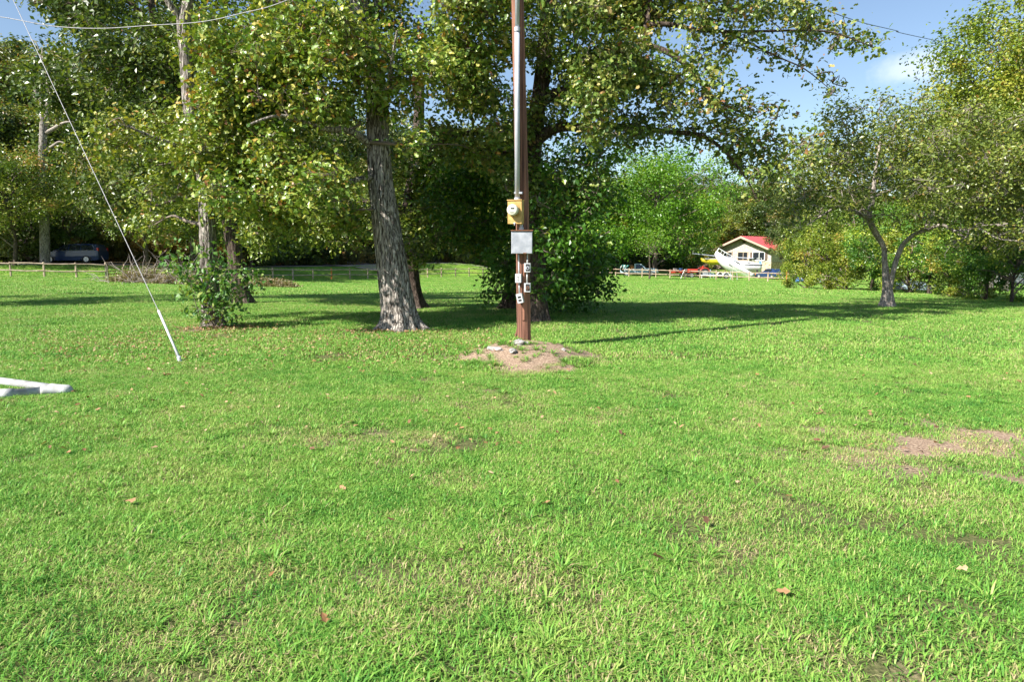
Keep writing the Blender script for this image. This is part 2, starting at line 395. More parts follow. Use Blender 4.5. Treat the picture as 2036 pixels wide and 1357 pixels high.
def mixc(nt, fac, a, bb):
    m = N(nt, "ShaderNodeMix", data_type='RGBA')
    for s_, v in (('Factor', fac), ('A', a), ('B', bb)):
        if hasattr(v, 'is_linked') or hasattr(v, 'links'): nt.links.new(v, m.inputs[s_])
        elif isinstance(v, (int, float)): m.inputs[s_].default_value = v
        else: m.inputs[s_].default_value = (*v, 1)
    return m.outputs['Result']
n_f = noise(nt, geo.outputs['Position'], 45, 5); n_c = noise(nt, geo.outputs['Position'], .35, 4)
thatch = ramp(nt, n_f.outputs['Fac'], [(.3, (.045, .055, .02)), (.55, (.11, .12, .045)), (.75, (.26, .21, .12))]).outputs[0]
fargreen = ramp(nt, n_c.outputs['Fac'], [(.3, (.13, .26, .03)), (.55, (.19, .31, .045)), (.72, (.30, .32, .08))]).outputs[0]
dirt = ramp(nt, n_f.outputs['Fac'], [(.32, (.11, .075, .05)), (.5, (.29, .205, .145)), (.7, (.48, .37, .27))]).outputs[0]
base = mixc(nt, far.outputs['Fac'], thatch, fargreen)
base = mixc(nt, at.outputs['Fac'], base, dirt)
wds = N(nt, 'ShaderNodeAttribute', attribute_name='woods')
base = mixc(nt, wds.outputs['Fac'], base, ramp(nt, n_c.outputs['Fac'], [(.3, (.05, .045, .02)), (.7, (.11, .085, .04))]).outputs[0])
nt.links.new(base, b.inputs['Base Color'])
bp = N(nt, "ShaderNodeBump"); bp.inputs['Strength'].default_value = .6; bp.inputs['Distance'].default_value = .03
nt.links.new(n_f.outputs['Fac'], bp.inputs['Height']); nt.links.new(bp.outputs[0], b.inputs['Normal'])
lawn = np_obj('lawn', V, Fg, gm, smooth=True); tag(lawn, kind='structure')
x_, y_ = V[:, 0], V[:, 1]
a = lawn.data.attributes.new('bare', 'FLOAT', 'POINT'); a.data.foreach_set('value', np.where((y_ > 1) & (y_ < 40), bare(x_, y_), 0).astype(np.float32))
a = lawn.data.attributes.new('far', 'FLOAT', 'POINT'); a.data.foreach_set('value', S(20, 55, y_).astype(np.float32))
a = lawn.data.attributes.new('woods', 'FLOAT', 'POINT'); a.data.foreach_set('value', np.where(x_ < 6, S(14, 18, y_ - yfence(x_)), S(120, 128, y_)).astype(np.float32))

# ---- grass: clump meshes scattered over the lawn with geometry nodes
def grassmat(name, stops, scl):
    m = bpy.data.materials.new(name); m.use_nodes = True; nt = m.node_tree; nt.nodes.clear()
    g = N(nt, "ShaderNodeNewGeometry"); at = N(nt, "ShaderNodeAttribute", attribute_name="tint")
    oi = N(nt, "ShaderNodeObjectInfo")
    n1 = noise(nt, g.outputs['Position'], .55, 4); n2 = noise(nt, g.outputs['Position'], 3.2, 3)
    def madd(x, k, y):
        q = N(nt, "ShaderNodeMath", operation='MULTIPLY_ADD'); nt.links.new(x, q.inputs[0]); q.inputs[1].default_value = k
        if isinstance(y, float): q.inputs[2].default_value = y
        else: nt.links.new(y, q.inputs[2])
        return q.outputs[0]
    f = madd(at.outputs['Fac'], .62, -.68)
    f = madd(n1.outputs['Fac'], 1.0, f); f = madd(n2.outputs['Fac'], .75, f)
    cr = ramp(nt, f, stops)
    b = N(nt, "ShaderNodeBsdfPrincipled"); b.inputs['Roughness'].default_value = .5; b.inputs['Specular IOR Level'].default_value = .25
    nt.links.new(cr.outputs[0], b.inputs['Base Color'])
    tr = N(nt, "ShaderNodeBsdfTranslucent"); nt.links.new(cr.outputs[0], tr.inputs['Color'])
    ms = N(nt, "ShaderNodeMixShader"); ms.inputs[0].default_value = .3
    nt.links.new(b.outputs[0], ms.inputs[1]); nt.links.new(tr.outputs[0], ms.inputs[2])
    o = N(nt, "ShaderNodeOutputMaterial"); nt.links.new(ms.outputs[0], o.inputs['Surface'])
    return m
M['grass'] = grassmat('grass_blade', [(.02, (.055, .200, .030)), (.30, (.150, .350, .050)), (.60, (.27, .44, .080)), (.82, (.40, .44, .14)), (1.0, (.48, .38, .22))], 1)
def clump_mesh(name, n, size, hgt, wid, rg, lay=1.0, tuft=False, dead=.12):
    nb = n
    if tuft:
        rr = rg.random(nb)*.025; th = rg.random(nb)*2*math.pi
        px, py = rr*np.cos(th), rr*np.sin(th); az = th
        lean = rg.uniform(.7, 1.9, nb)
    else:
        px = rg.uniform(-size/2, size/2, nb); py = rg.uniform(-size/2, size/2, nb); az = rg.random(nb)*2*math.pi
        lean = rg.uniform(.25, 1.6, nb)*lay
    hh = hgt*rg.uniform(.5, 1.15, nb); ww = wid*rg.uniform(.6, 1.3, nb)
    dx, dy = np.cos(az), np.sin(az); sx, sy = -dy, dx
    V = np.zeros((nb, 5, 3)); 
    for k, (t, wf) in enumerate(((0, .8), (.55, 1.0), (1, 0))):
        out = lean*hh*(t**1.5); z = hh*(t - .33*lean*t*t*.9); z = np.maximum(z, .004*t+ (hh*.12*t))
        cx, cy_ = px + dx*out, py + dy*out
        if k < 2:
            V[:, 2*k] = np.stack([cx - sx*ww*wf/2, cy_ - sy*ww*wf/2, z], 1); V[:, 2*k+1] = np.stack([cx + sx*ww*wf/2, cy_ + sy*ww*wf/2, z], 1)
        else: V[:, 4] = np.stack([cx, cy_, z], 1)
    V[:, :2, 2] -= .01
    i0 = np.arange(nb)[:, None]*5
    q = i0 + np.array([[0, 1, 3, 2]]); t3 = i0 + np.array([[2, 3, 4]])
    tint = rg.random(nb)*.75; tint = np.where(rg.random(nb) < dead, rg.uniform(.9, 1.35, nb), tint)
    me_o = np_obj(name, V.reshape(-1, 3), [q, t3], M['grass'], face_attr=np.concatenate([tint, tint]))
    col.objects.unlink(me_o)
    return me_o
def scatter(name, objs, pts, rot, scl, idx, label):
    c = bpy.data.collections.new(name + '_source')
    for i, o in enumerate(objs): o.name = f'{name}_source_{i:02d}'; c.objects.link(o)
    me = bpy.data.meshes.new(name); me.vertices.add(len(pts)); me.vertices.foreach_set('co', np.asarray(pts, np.float32).ravel())
    for nm, ty, arr in (('rz', 'FLOAT', rot), ('sc', 'FLOAT', scl)):
        a = me.attributes.new(nm, ty, 'POINT'); a.data.foreach_set('value', np.asarray(arr, np.float32))
    a = me.attributes.new('vi', 'INT', 'POINT'); a.data.foreach_set('value', np.asarray(idx, np.int32))
    o = bpy.data.objects.new(name, me); col.objects.link(o)
    ng = bpy.data.node_groups.new(name, 'GeometryNodeTree')
    ng.interface.new_socket('Geometry', in_out='INPUT', socket_type='NodeSocketGeometry')
    ng.interface.new_socket('Geometry', in_out='OUTPUT', socket_type='NodeSocketGeometry')
    gi = N(ng, 'NodeGroupInput'); go = N(ng, 'NodeGroupOutput')
    ci = N(ng, 'GeometryNodeCollectionInfo'); ci.inputs['Collection'].default_value = c
    ci.inputs['Separate Children'].default_value = True; ci.inputs['Reset Children'].default_value = True
    ip = N(ng, 'GeometryNodeInstanceOnPoints'); ip.inputs['Pick Instance'].default_value = True
    def na(nm, ty):
        q = N(ng, 'GeometryNodeInputNamedAttribute', data_type=ty); q.inputs['Name'].default_value = nm; return q.outputs['Attribute']
    cx = N(ng, 'ShaderNodeCombineXYZ'); ng.links.new(na('rz', 'FLOAT'), cx.inputs['Z'])
    ng.links.new(gi.outputs[0], ip.inputs['Points']); ng.links.new(ci.outputs[0], ip.inputs['Instance'])
    ng.links.new(na('vi', 'INT'), ip.inputs['Instance Index']); ng.links.new(cx.outputs[0], ip.inputs['Rotation'])
    ng.links.new(na('sc', 'FLOAT'), ip.inputs['Scale']); ng.links.new(ip.outputs[0], go.inputs[0])
    md = o.modifiers.new('scatter', 'NODES'); md.node_group = ng
    tag(o, label, kind='stuff')
    return o
rg = np.random.default_rng(11)
near = [clump_mesh('a', 520, (.42), .037, .0043, rg, lay=1.15, dead=d) for d in (.05, .07, .09, .12, .16, .45, .7)]
mid = [clump_mesh('b', 420, .85, .055, .0095, rg, lay=.9) for _ in range(5)]
farc = [clump_mesh('c', 380, 1.9, .085, .024, rg, lay=.7) for _ in range(4)]
tufts = [clump_mesh('d', 26, .1, .105, .0078, rg, tuft=True, dead=.04) for _ in range(5)]
def wedge(y0, y1, dens, m=.82, x0=.6):
    A = 2*(m*(y1*y1-y0*y0)/2 + x0*(y1-y0)); n = int(A*dens)
    y = np.sqrt(rg.uniform(y0*y0, y1*y1, n)); x = rg.uniform(-1, 1, n)*(m*y+x0); return x, y
def sow(name, objs, y0, y1, dens, label, keep=lambda x, y: np.ones(len(x), bool), smin=.8, smax=1.25, dry=0):
    x, y = wedge(y0, y1, dens); k = keep(x, y); x, y = x[k], y[k]
    vi = rg.integers(0, len(objs)-dry, len(x)); sc_ = rg.uniform(smin, smax, len(x))
    if dry:
        dd = rg.random(len(x)) < np.clip(bare(x, y)*1.3 + S(.58, .75, fbm(x, y, .7, 71))*.45 + S(.6, .8, fbm(x, y, 3.1, 72))*.4, 0, 1)
        vi = np.where(dd, rg.integers(len(objs)-dry, len(objs), len(x)), vi); sc_ = np.where(dd, sc_*.85, sc_)
    sc_ = sc_*(.75 + .5*fbm(x, y, 1.9, 73))
    return scatter(name, objs, np.stack([x, y, H(x, y)], 1), rg.random(len(x))*6.283, sc_, vi, label)
kp = lambda x, y: rg.random(len(x)) > np.minimum((bare(x, y)-.3)*1.7, .92)
sow('lawn_grass', near, 1.2, 9.5, 30, 'short green mown grass blades in the foreground', kp, dry=2, smin=.85, smax=1.35)
sow('lawn_grass', mid, 9, 30, 6.5, 'mown grass in the middle of the lawn', kp)
def kf(x, y): return (y < yfence(x) + 12) 
sow('lawn_grass', farc, 28, 105, 1.4, 'bright green grass towards the fence', kf, .7, 1.1)
sow('grass_tufts', tufts, 1.2, 11, 34, 'taller broad-bladed grass tufts', lambda x, y: (rg.random(len(x)) < S(.35, .62, fbm(x, y, 1.3, 61))*.8+.12) & (rg.random(len(x)) > bare(x, y)*.9), .35, .85)
# tufts on the mound
n = 120; x = MX + rg.uniform(-1.1, 1.1, n); y = MY + rg.uniform(-1.1, .9, n)
scatter('mound_grass', [o.copy() for o in tufts], np.stack([x, y, H(x, y)], 1), rg.random(n)*6.28, rg.uniform(.5, 1.15, n), rg.integers(0, 5, n), 'grass tufts sprouting from the dirt mound')
dm = MB()
# ------------------------------------------------------------ roads
def strip(name, cl, w, m, dz=.03):
    cl = catmull([Vector((*c, 0)) for c in cl], 8); V = []; 
    for i, p in enumerate(cl):
        t = (cl[min(i+1, len(cl)-1)] - cl[max(i-1, 0)]).normalized(); n = Vector((-t.y, t.x, 0))
        for k in range(7):
            q = p + n*w*(k/6-.5); V.append((q.x, q.y, h(q.x, q.y)+dz))
    Fq = [[i*7+k, i*7+k+1, (i+1)*7+k+1, (i+1)*7+k] for i in range(len(cl)-1) for k in range(6)]
    return tag(np_obj(name, V, np.array(Fq), m, smooth=True), kind='structure')
strip('road', [(-110, 56), (-70, 60), (-45, 61.5), (-36, 63), (-27, 72), (-19, 88), (-8, 100), (4, 108)], 6.5, M['asphalt'], .06)
strip('gravel_path', [(-28, 69), (-22, 76), (-14, 88)], 3.2, M['gravel'], .09)

# ------------------------------------------------------------ near trees
def bark_tube(pts, radii, seg=40, n=10, flare=0, ridge=.03, seed=0, buttress=5, zf=3.0):
    cl = catmull(pts, n); rr = np.interp(np.linspace(0, len(pts)-1, len(cl)), range(len(pts)), radii)
    V = []; up = None
    z0 = cl[0].z
    for i, p in enumerate(cl):
        t = (cl[min(i+1, len(cl)-1)] - cl[max(i-1, 0)]).normalized()
        if up is None: up = Vector((1, 0, 0))
        up = (up - t*up.dot(t)).normalized(); w = t.cross(up)
        hh = p.z - z0
        for k in range(seg):
            a = 2*math.pi*k/seg
            ca, sa = math.cos(a), math.sin(a); gx = a*rr[i]*18
            f = 1 + ridge*(2*float(vn(ca*3+seed, sa*3+hh*.8, 1.6, seed))-1)*1.6 + ridge*1.1*(2*float(vn(a*seg/(2*math.pi)*.5+seed, hh*zf, 1.0, seed+4))-1)
            if flare:
                e = math.exp(-max(hh, 0)/.22)
                f += flare*e*(.55 + .9*max(0, math.cos(buttress*a+seed))**1.5)
            V.append(p + (up*math.cos(a) + w*math.sin(a))*rr[i]*f)
    L = len(cl)
    Fq = [[i*seg+k, i*seg+(k+1) % seg, (i+1)*seg+(k+1) % seg, (i+1)*seg+k] for i in range(L-1) for k in range(seg)]
    return np.array([tuple(v) for v in V]), np.array(Fq), cl

def near_tree(name, label, cat, trunk, limbs, blobs, leaf, lsize, barkm, dens=300, tmpl=OAK, flare=.55, group=None, seed=0, twigm=None,
              tint_mu=.42, per=11, spread=.16, stems=(), ridge=.04, bare_twigs=0, seg=72):
    """trunk: [(px,py,Y,width px)] bottom to top; limbs: lists of the same; blobs: (px,py,Y,r[,tint shift[,density factor]])"""
    rg = np.random.default_rng(100+seed)
    tp = [P(a, b, Y) for a, b, Y, w in trunk]; tr = [w/2*Y/F for a, b, Y, w in trunk]
    g = h(tp[0].x, tp[0].y); tp[0].z = g - .06
    base = Vector((tp[0].x, tp[0].y, g))
    root = empty(name, base, label=label, cat=cat, group=group)
    V, Fq, cl = bark_tube(tp, tr, seg, 18, flare, ridge, seed)
    np_obj('trunk', V, Fq, barkm, root, smooth=True, off=base)
    skel = [(p, r_) for p, r_ in zip(cl[len(cl)//4:], np.interp(np.linspace(0, len(tr)-1, len(cl)), range(len(tr)), tr)[len(cl)//4:])]
    for L in stems:
        pts = [P(a, b, Y) for a, b, Y, w in L]; rr = [w/2*Y/F for a, b, Y, w in L]
        V, Fq, c2 = bark_tube(pts, rr, 24, 8, 0, ridge, seed+5)
        np_obj('stem', V, Fq, barkm, root, smooth=True, off=base)
        skel += [(p, r_) for p, r_ in zip(c2, np.interp(np.linspace(0, len(rr)-1, len(c2)), range(len(rr)), rr))]
    for L in limbs:
        pts = [P(a, b, Y) for a, b, Y, w in L]; rr = [w/2*Y/F for a, b, Y, w in L]
        V, Fq, c2 = bark_tube(pts, rr, 12, 6, 0, .05, seed+9)
        np_obj('limb', V, Fq, barkm, root, smooth=True, off=base)
        skel += [(p, r_) for p, r_ in zip(c2, np.interp(np.linspace(0, len(rr)-1, len(c2)), range(len(rr)), rr))]
    br = MB(); SA, SB, SR = [], [], []
    LP, LT, LO = [], [], []
    order = sorted(blobs, key=lambda q: min((P(q[0], q[1], q[2]) - s[0]).length for s in skel))
    for q in order:
        px, py, Y, r = q[:4]; tsh = q[4] if len(q) > 4 else 0; df = q[5] if len(q) > 5 else 1
        c = P(px, py, Y)
        s, sr = min(skel, key=lambda s_: (s_[0]-c).length + (1.2 if s_[0].z > c.z + .3 else 0))
        d = c - s
        if d.length > .15:
            m1 = s + d*.35 + Vector((rg.normal()*.12, rg.normal()*.12, .18*d.length*.5 + rg.normal()*.08))
            m2 = s + d*.7 + Vector((rg.normal()*.10, rg.normal()*.10, .12*d.length*.5 + rg.normal()*.08))
            r0 = min(sr*.6, .02 + .018*d.length)
            pts = catmull([s, m1, m2, c], 4)
            br.tube(pts, list(np.linspace(r0, .012, len(pts))), 6, cap=False)
            skel += [(p, .02) for p in pts[4:]]
        n = max(3, int(dens*df*r**2.4/per*4.0))
        u = rg.normal(size=(n, 3)); u /= np.linalg.norm(u, axis=1, keepdims=True)
        rad = r*rg.random(n)**.42
        tc_ = np.array(c) + u*rad[:, None]*np.array([1, 1, .78])
        keep = tc_[:, 2] > H(tc_[:, 0], tc_[:, 1]) + .12
        tc_, u = tc_[keep], u[keep]; n = len(tc_)
        if n == 0: continue
        # boughs inside the blob
        nb = max(3, int(r*6)); bi = rg.choice(n, min(nb, n), replace=False)
        bp_ = tc_[bi]
        for e in bp_:
            e = Vector(e); mm = c.lerp(e, .5) + Vector((rg.normal(), rg.normal(), rg.normal()+.4))*.08
            br.tube(catmull([c, mm, e], 3), list(np.linspace(.013, .005, 7)), 4, cap=False)
        dd = np.linalg.norm(tc_[:, None] - bp_[None], axis=2); j = dd.argmin(1)
        A = tc_ + (bp_[j]-tc_)*np.minimum(1, .45/np.maximum(dd.min(1), .01))[:, None]
        SA.append(A); SB.append(tc_); SR.append(np.full(n, .0045))
        k = rg.poisson(per, n)+2
        ii = np.repeat(np.arange(n), k)
        lp = tc_[ii] + rg.normal(size=(len(ii), 3))*spread*np.array([1, 1, .7])
        ct = np.clip(tint_mu + tsh + rg.normal(size=n)*.16, 0, 1)
        LP.append(lp); LT.append(np.clip(ct[ii] + rg.normal(size=len(ii))*.16, 0, 1)); LO.append(u[ii]*.5)
    if bare_twigs:
        sk = np.array([tuple(s[0]) for s in skel]); bi = rg.integers(len(sk)//3, len(sk), bare_twigs)
        for i in bi:
            p = Vector(sk[i]); d = Vector((rg.normal(), rg.normal()*.6, rg.normal()*.8)).normalized(); pts = [p]
            for _ in range(4): d = (d + Vector((rg.normal(), rg.normal(), rg.normal()-.15))*.35).normalized(); pts.append(pts[-1] + d*rg.uniform(.12, .3))
            br.tube(pts, list(np.linspace(.011, .003, 5)), 4, cap=False)
    br.v = [tuple(Vector(v)-base) for v in br.v]
    br.build('branches', twigm or M['twig'], root, smooth=True, kind='stuff')
    V, Fq = sticks(np.concatenate(SA), np.concatenate(SB), np.concatenate(SR), np.concatenate(SR)*.5)
    tag(np_obj('twigs', V, Fq, twigm or M['twig'], root, off=base), kind='stuff')
    lp = np.concatenate(LP); sz = lsize*np.clip(rg.normal(.92, .27, len(lp)), .4, 1.6)
    V, Fc, ti = leaf_arrays(lp, sz, tmpl, np.concatenate(LT), up=.25, outward=np.concatenate(LO)*.6, rg=rg, droop=.5)
    np_obj('crown', V, Fc, leaf, root, off=base, face_attr=ti)
    return root

def J(rg, lst, n, x0, x1, y0, y1, Y0, Y1, r0, r1, **k):
    for _ in range(n): lst.append((rg.uniform(x0, x1), rg.uniform(y0, y1), rg.uniform(Y0, Y1), rg.uniform(r0, r1), *k.get('e', ())))
    return lst
rj = np.random.default_rng(5)
# big oak, left of the pole
bl = []
J(rj, bl, 58, 430, 740, 20, 410, 11.8, 15.2, .28, .58)
J(rj, bl, 12, 560, 960, -20, 200, 12.2, 15, .5, .85)
J(rj, bl, 10, 770, 960, 60, 330, 12.8, 15.5, .35, .6)
J(rj, bl, 10, 430, 640, -60, 160, 12.0, 15.5, .5, .8)
J(rj, bl, 9, 540, 740, 380, 450, 12.6, 14.6, .3, .5)
J(rj, bl, 10, 500, 950, -330, -60, 12.5, 16, .6, 1.0)
bl = [q if not ((q[1] > 300 or (q[1] > 60 and rj.random() < .35)) and abs(q[0] - np.interp(q[1], [100, 300, 450], [735, 755, 772])) < 42 + q[3]*60 and q[2] < 14.3) else (q[0]-70 if q[0] < 755 else q[0]+80, q[1], 15.6, q[3]) for q in bl]
near_tree('oak_tree', 'broad grey-barked oak trunk with flared roots, left of the utility pole', 'tree',
    [(796, 658, 13.8, 72), (793, 615, 13.8, 65), (782, 540, 13.8, 59), (769, 450, 13.8, 52), (757, 360, 13.85, 47), (752, 280, 13.9, 42), (748, 190, 14, 42), (728, 90, 14.1, 40), (712, 10, 14.2, 40), (705, -100, 14.3, 34), (700, -300, 14.4, 22)],
    [[(752, 300, 13.9, 18), (700, 262, 13.4, 14), (640, 255, 13.0, 10), (560, 230, 12.6, 7), (490, 250, 12.3, 4)],
     [(750, 200, 14, 20), (800, 165, 14, 15), (870, 150, 14, 10), (940, 120, 14, 6)],
     [(735, 120, 14.1, 22), (680, 60, 13.8, 17), (600, 20, 13.4, 12), (500, -10, 13, 7)],
     [(720, 50, 14.2, 20), (760, 0, 14.3, 16), (830, -70, 14.4, 10), (900, -120, 14.4, 6)],
     [(755, 350, 13.85, 14), (700, 360, 13.3, 10), (640, 390, 13.0, 7), (590, 420, 12.8, 4)],
     [(750, 230, 13.9, 13), (770, 180, 13.0, 10), (780, 120, 12.4, 7), (790, 60, 12.0, 4)]],
    bl, M['oak'], .104, M['bark'], dens=560, seed=1, flare=.72, ridge=.05, tint_mu=.52)
# oak behind the pole with the long right limb
bl = []
J(rj, bl, 30, 1060, 1290, 0, 270, 13, 16, .3, .58)
J(rj, bl, 9, 1000, 1200, 240, 400, 14.4, 16.2, .35, .55, e=(-.1,))
J(rj, bl, 20, 880, 1040, 40, 330, 13.5, 16, .28, .52)
J(rj, bl, 10, 900, 1260, -80, 40, 13, 16, .5, .8)
J(rj, bl, 9, 1100, 1500, -220, -60, 13.4, 15.5, .4, .7)
for q in [(1290, 20, .5), (1340, 10, .45), (1400, 15, .45), (1460, 15, .42), (1520, 20, .42), (1570, 10, .4), (1620, 35, .4), (1660, 60, .3), (1700, 80, .26), (1735, 92, .2), (1600, 70, .26), (1655, 95, .18),
          (1400, 60, .34), (1440, 85, .26), (1480, 75, .28), (1530, 110, .2), (1560, 95, .26), (1590, 125, .22), (1630, 150, .18), (1655, 165, .13), (1652, 188, .08), (1475, 175, .12),
          (1300, 150, .45), (1350, 150, .42), (1395, 110, .3), (1420, 150, .34), (1400, 200, .40), (1440, 220, .36), (1330, 205, .45), (1260, 230, .42), (1470, 255, .34), (1490, 215, .26), (1525, 215, .2), (1545, 235, .14),
          (1380, 262, .36), (1500, 290, .38), (1550, 290, .34), (1590, 290, .26), (1600, 320, .2), (1530, 330, .36), (1570, 345, .26), (1500, 350, .24), (1455, 300, .3), (1425, 260, .3), (1320, 255, .26), (1530, 265, .2), (1480, 330, .26), (1610, 270, .12), (1240, 265, .3), (1180, 258, .3)]:
    bl.append((q[0], q[1], 14.3 + rj.uniform(-.7, .7), q[2]*1.02))
near_tree('oak_tree', 'oak behind the utility pole with a long leafy limb reaching right over the lawn', 'tree',
    [(1068, 641, 15.4, 50), (1068, 600, 15.4, 40), (1066, 520, 15.4, 36), (1062, 420, 15.4, 34), (1059, 330, 15.4, 33), (1058, 270, 15.3, 31), (1075, 180, 15.2, 30), (1085, 60, 15.2, 26), (1090, -120, 15.2, 18)],
    [[(1060, 285, 15.3, 26), (1102, 256, 15, 20), (1160, 252, 14.8, 16), (1240, 252, 14.6, 13), (1330, 262, 14.5, 10), (1395, 270, 14.4, 8), (1440, 300, 14.3, 6), (1480, 350, 14.3, 4), (1505, 395, 14.3, 2)],
     [(1070, 200, 15.2, 24), (1150, 170, 15, 20), (1224, 122, 14.8, 19), (1275, 82, 14.6, 15), (1290, 20, 14.6, 10), (1300, -80, 14.6, 6)],
     [(1270, 86, 14.6, 13), (1325, 102, 14.5, 11), (1376, 140, 14.4, 9), (1420, 195, 14.3, 6), (1500, 235, 14.3, 3)],
     [(1282, 50, 14.6, 11), (1330, 48, 14.5, 9), (1397, 60, 14.4, 7), (1490, 62, 14.3, 5), (1590, 60, 14.2, 4), (1660, 65, 14.1, 3), (1740, 95, 14.1, 1.5)],
     [(1440, 62, 14.4, 5), (1488, 84, 14.3, 4), (1545, 112, 14.2, 3), (1600, 137, 14.1, 2.4), (1656, 182, 14.1, 1)],
     [(1056, 300, 15.3, 22), (1000, 272, 15, 16), (950, 264, 14.8, 12), (900, 272, 14.6, 9), (850, 300, 14.5, 5)],
     [(1058, 320, 15.4, 16), (980, 300, 15.5, 11), (900, 300, 15.5, 8), (850, 330, 15.4, 4)]],
    bl, M['oakr'], .106, M['barkd'], dens=640, seed=2, flare=.35, tint_mu=.50)
# leaning tree with leafy shrub at its foot (left)
bl = []
J(rj, bl, 13, 225, 420, 215, 340, 12.6, 15, .35, .6, e=(.05,))
J(rj, bl, 16, 290, 520, 300, 450, 13, 15.8, .3, .55)
J(rj, bl, 12, 390, 520, 60, 300, 13, 15.5, .4, .7)
J(rj, bl, 8, 250, 470, -220, -40, 13, 16, .5, .9)
bl = [q for q in bl if not (abs(q[0]-375) < 48 and 10 < q[1] < 240 and q[2] < 14.5)]
near_tree('hickory_tree', 'slim dark-trunked tree leaning left, leafy sapling growth at its foot, left side of the lawn', 'tree',
    [(428, 652, 14.3, 46), (420, 600, 14.3, 36), (414, 520, 14.3, 33), (412, 440, 14.3, 31), (405, 350, 14.3, 28), (392, 280, 14.3, 26), (378, 220, 14.3, 24), (370, 120, 14.3, 22), (366, 40, 14.3, 24), (376, -10, 14.3, 18), (385, -160, 14.3, 12)],
    [[(366, 48, 14.3, 14), (350, 25, 14.2, 13), (330, -5, 14.1, 12), (300, -80, 14, 8)],
     [(404, 345, 14.3, 12), (440, 300, 14.1, 9), (480, 250, 13.9, 6), (510, 200, 13.8, 4)],
     [(400, 320, 14.3, 11), (350, 290, 13.9, 8), (300, 270, 13.6, 6), (250, 250, 13.3, 3)],
     [(396, 300, 14.3, 10), (420, 220, 14.6, 8), (450, 130, 14.8, 5)]],
    bl, M['hick'], .10, M['bark'], dens=480, seed=3, flare=.45, tint_mu=.45)
# dark high crown top left
bl = []
J(rj, bl, 26, 110, 400, -30, 200, 20, 25, .8, 1.35)
J(rj, bl, 6, 60, 150, -40, 60, 20, 23, .4, .7)
J(rj, bl, 8, 130, 420, -250, -60, 19, 24, .9, 1.5)
J(rj, bl, 22, 150, 520, 180, 460, 21.5, 25, .7, 1.1, e=(.1,))
near_tree('shade_tree', 'tree with dark bluish-green crown filling the upper left, short grey trunk behind the leaning tree', 'tree',
    [(482, 600, 22, 36), (474, 560, 22, 31), (466, 500, 22, 28), (455, 440, 22, 26), (436, 380, 22, 22), (410, 300, 22, 20), (360, 180, 22, 18), (310, 60, 22, 14), (290, -100, 22, 9)],
    [[(452, 435, 22, 20), (425, 405, 21.6, 16), (390, 392, 21.2, 12), (350, 398, 21, 8), (300, 412, 20.8, 4)],
     [(455, 445, 22, 14), (480, 400, 22, 12), (500, 340, 22, 9), (520, 280, 22, 6)],
     [(330, 110, 22, 14), (285, 40, 22, 12), (275, 20, 22, 10), (230, -5, 21.8, 8), (120, 10, 21.5, 4)],
     [(300, 40, 22, 10), (275, 60, 21.8, 8), (270, 100, 21.5, 6), (285, 130, 21.3, 3)]],
    bl, M['forest'], .16, M['barkd'], dens=150, seed=4, flare=.5, tint_mu=.40, per=12, spread=.24, tmpl=FOLD)
# tree close behind the big oak
bl = []
J(rj, bl, 12, 800, 860, 380, 545, 17, 19.5, .25, .5)
J(rj, bl, 14, 760, 960, 280, 470, 18, 21, .5, .9)
J(rj, bl, 20, 480, 770, 370, 480, 18, 21.5, .4, .8)
near_tree('shade_tree', 'leafy tree right behind the big grey oak, only its root flare showing', 'tree',
    [(822, 612, 19.5, 46), (816, 560, 19.5, 36), (812, 480, 19.5, 32), (815, 400, 19.6, 28), (830, 300, 19.8, 22), (835, 150, 20, 16)],
    [[(814, 430, 19.5, 14), (760, 400, 19.4, 10), (690, 410, 19.3, 7), (600, 420, 19.3, 4)],
     [(820, 380, 19.6, 12), (870, 360, 19.4, 9), (930, 380, 19, 5)]],
    bl, M['hick'], .12, M['barkd'], dens=300, seed=5, flare=.5, tint_mu=.35, per=11, spread=.2, tmpl=FOLD)
# dense dark tree behind the pole reaching the grass
bl = []
J(rj, bl, 26, 960, 1190, 300, 560, 16.6, 19.5, .5, .85)
J(rj, bl, 10, 1080, 1190, 520, 625, 16.6, 18.5, .3, .5, e=(-.15,))
J(rj, bl, 7, 965, 1040, 540, 590, 16.6, 18, .15, .3, e=(-.15,))
J(rj, bl, 10, 870, 980, 330, 470, 17.5, 20, .4, .8)
J(rj, bl, 20, 1062, 1200, 300, 590, 14.0, 15.0, .25, .42, e=(-.05,))
near_tree('hackberry_tree', 'dense dark-green tree behind the utility pole, skirts sweeping down to the grass', 'tree',
    [(1010, 613, 19.4, 34), (1014, 580, 19.4, 25), (1020, 520, 19.3, 22), (1035, 440, 19, 20), (1060, 340, 18.6, 17), (1080, 250, 18.4, 10)],
    [[(1030, 470, 19, 10), (1090, 440, 18.4, 8), (1150, 450, 17.8, 5), (1195, 500, 17.4, 3)],
     [(1022, 520, 19.2, 9), (1000, 545, 18.4, 6), (975, 560, 17.8, 4)],
     [(1024, 515, 19.2, 9), (1090, 540, 18, 7), (1150, 570, 17.4, 4)],
     [(1035, 440, 19, 9), (980, 410, 18.8, 7), (920, 400, 18.6, 4)]],
    bl, M['darkleaf'], .12, M['barkd'], dens=420, seed=6, flare=.7, tint_mu=.45, per=11, spread=.2, tmpl=FOLD)
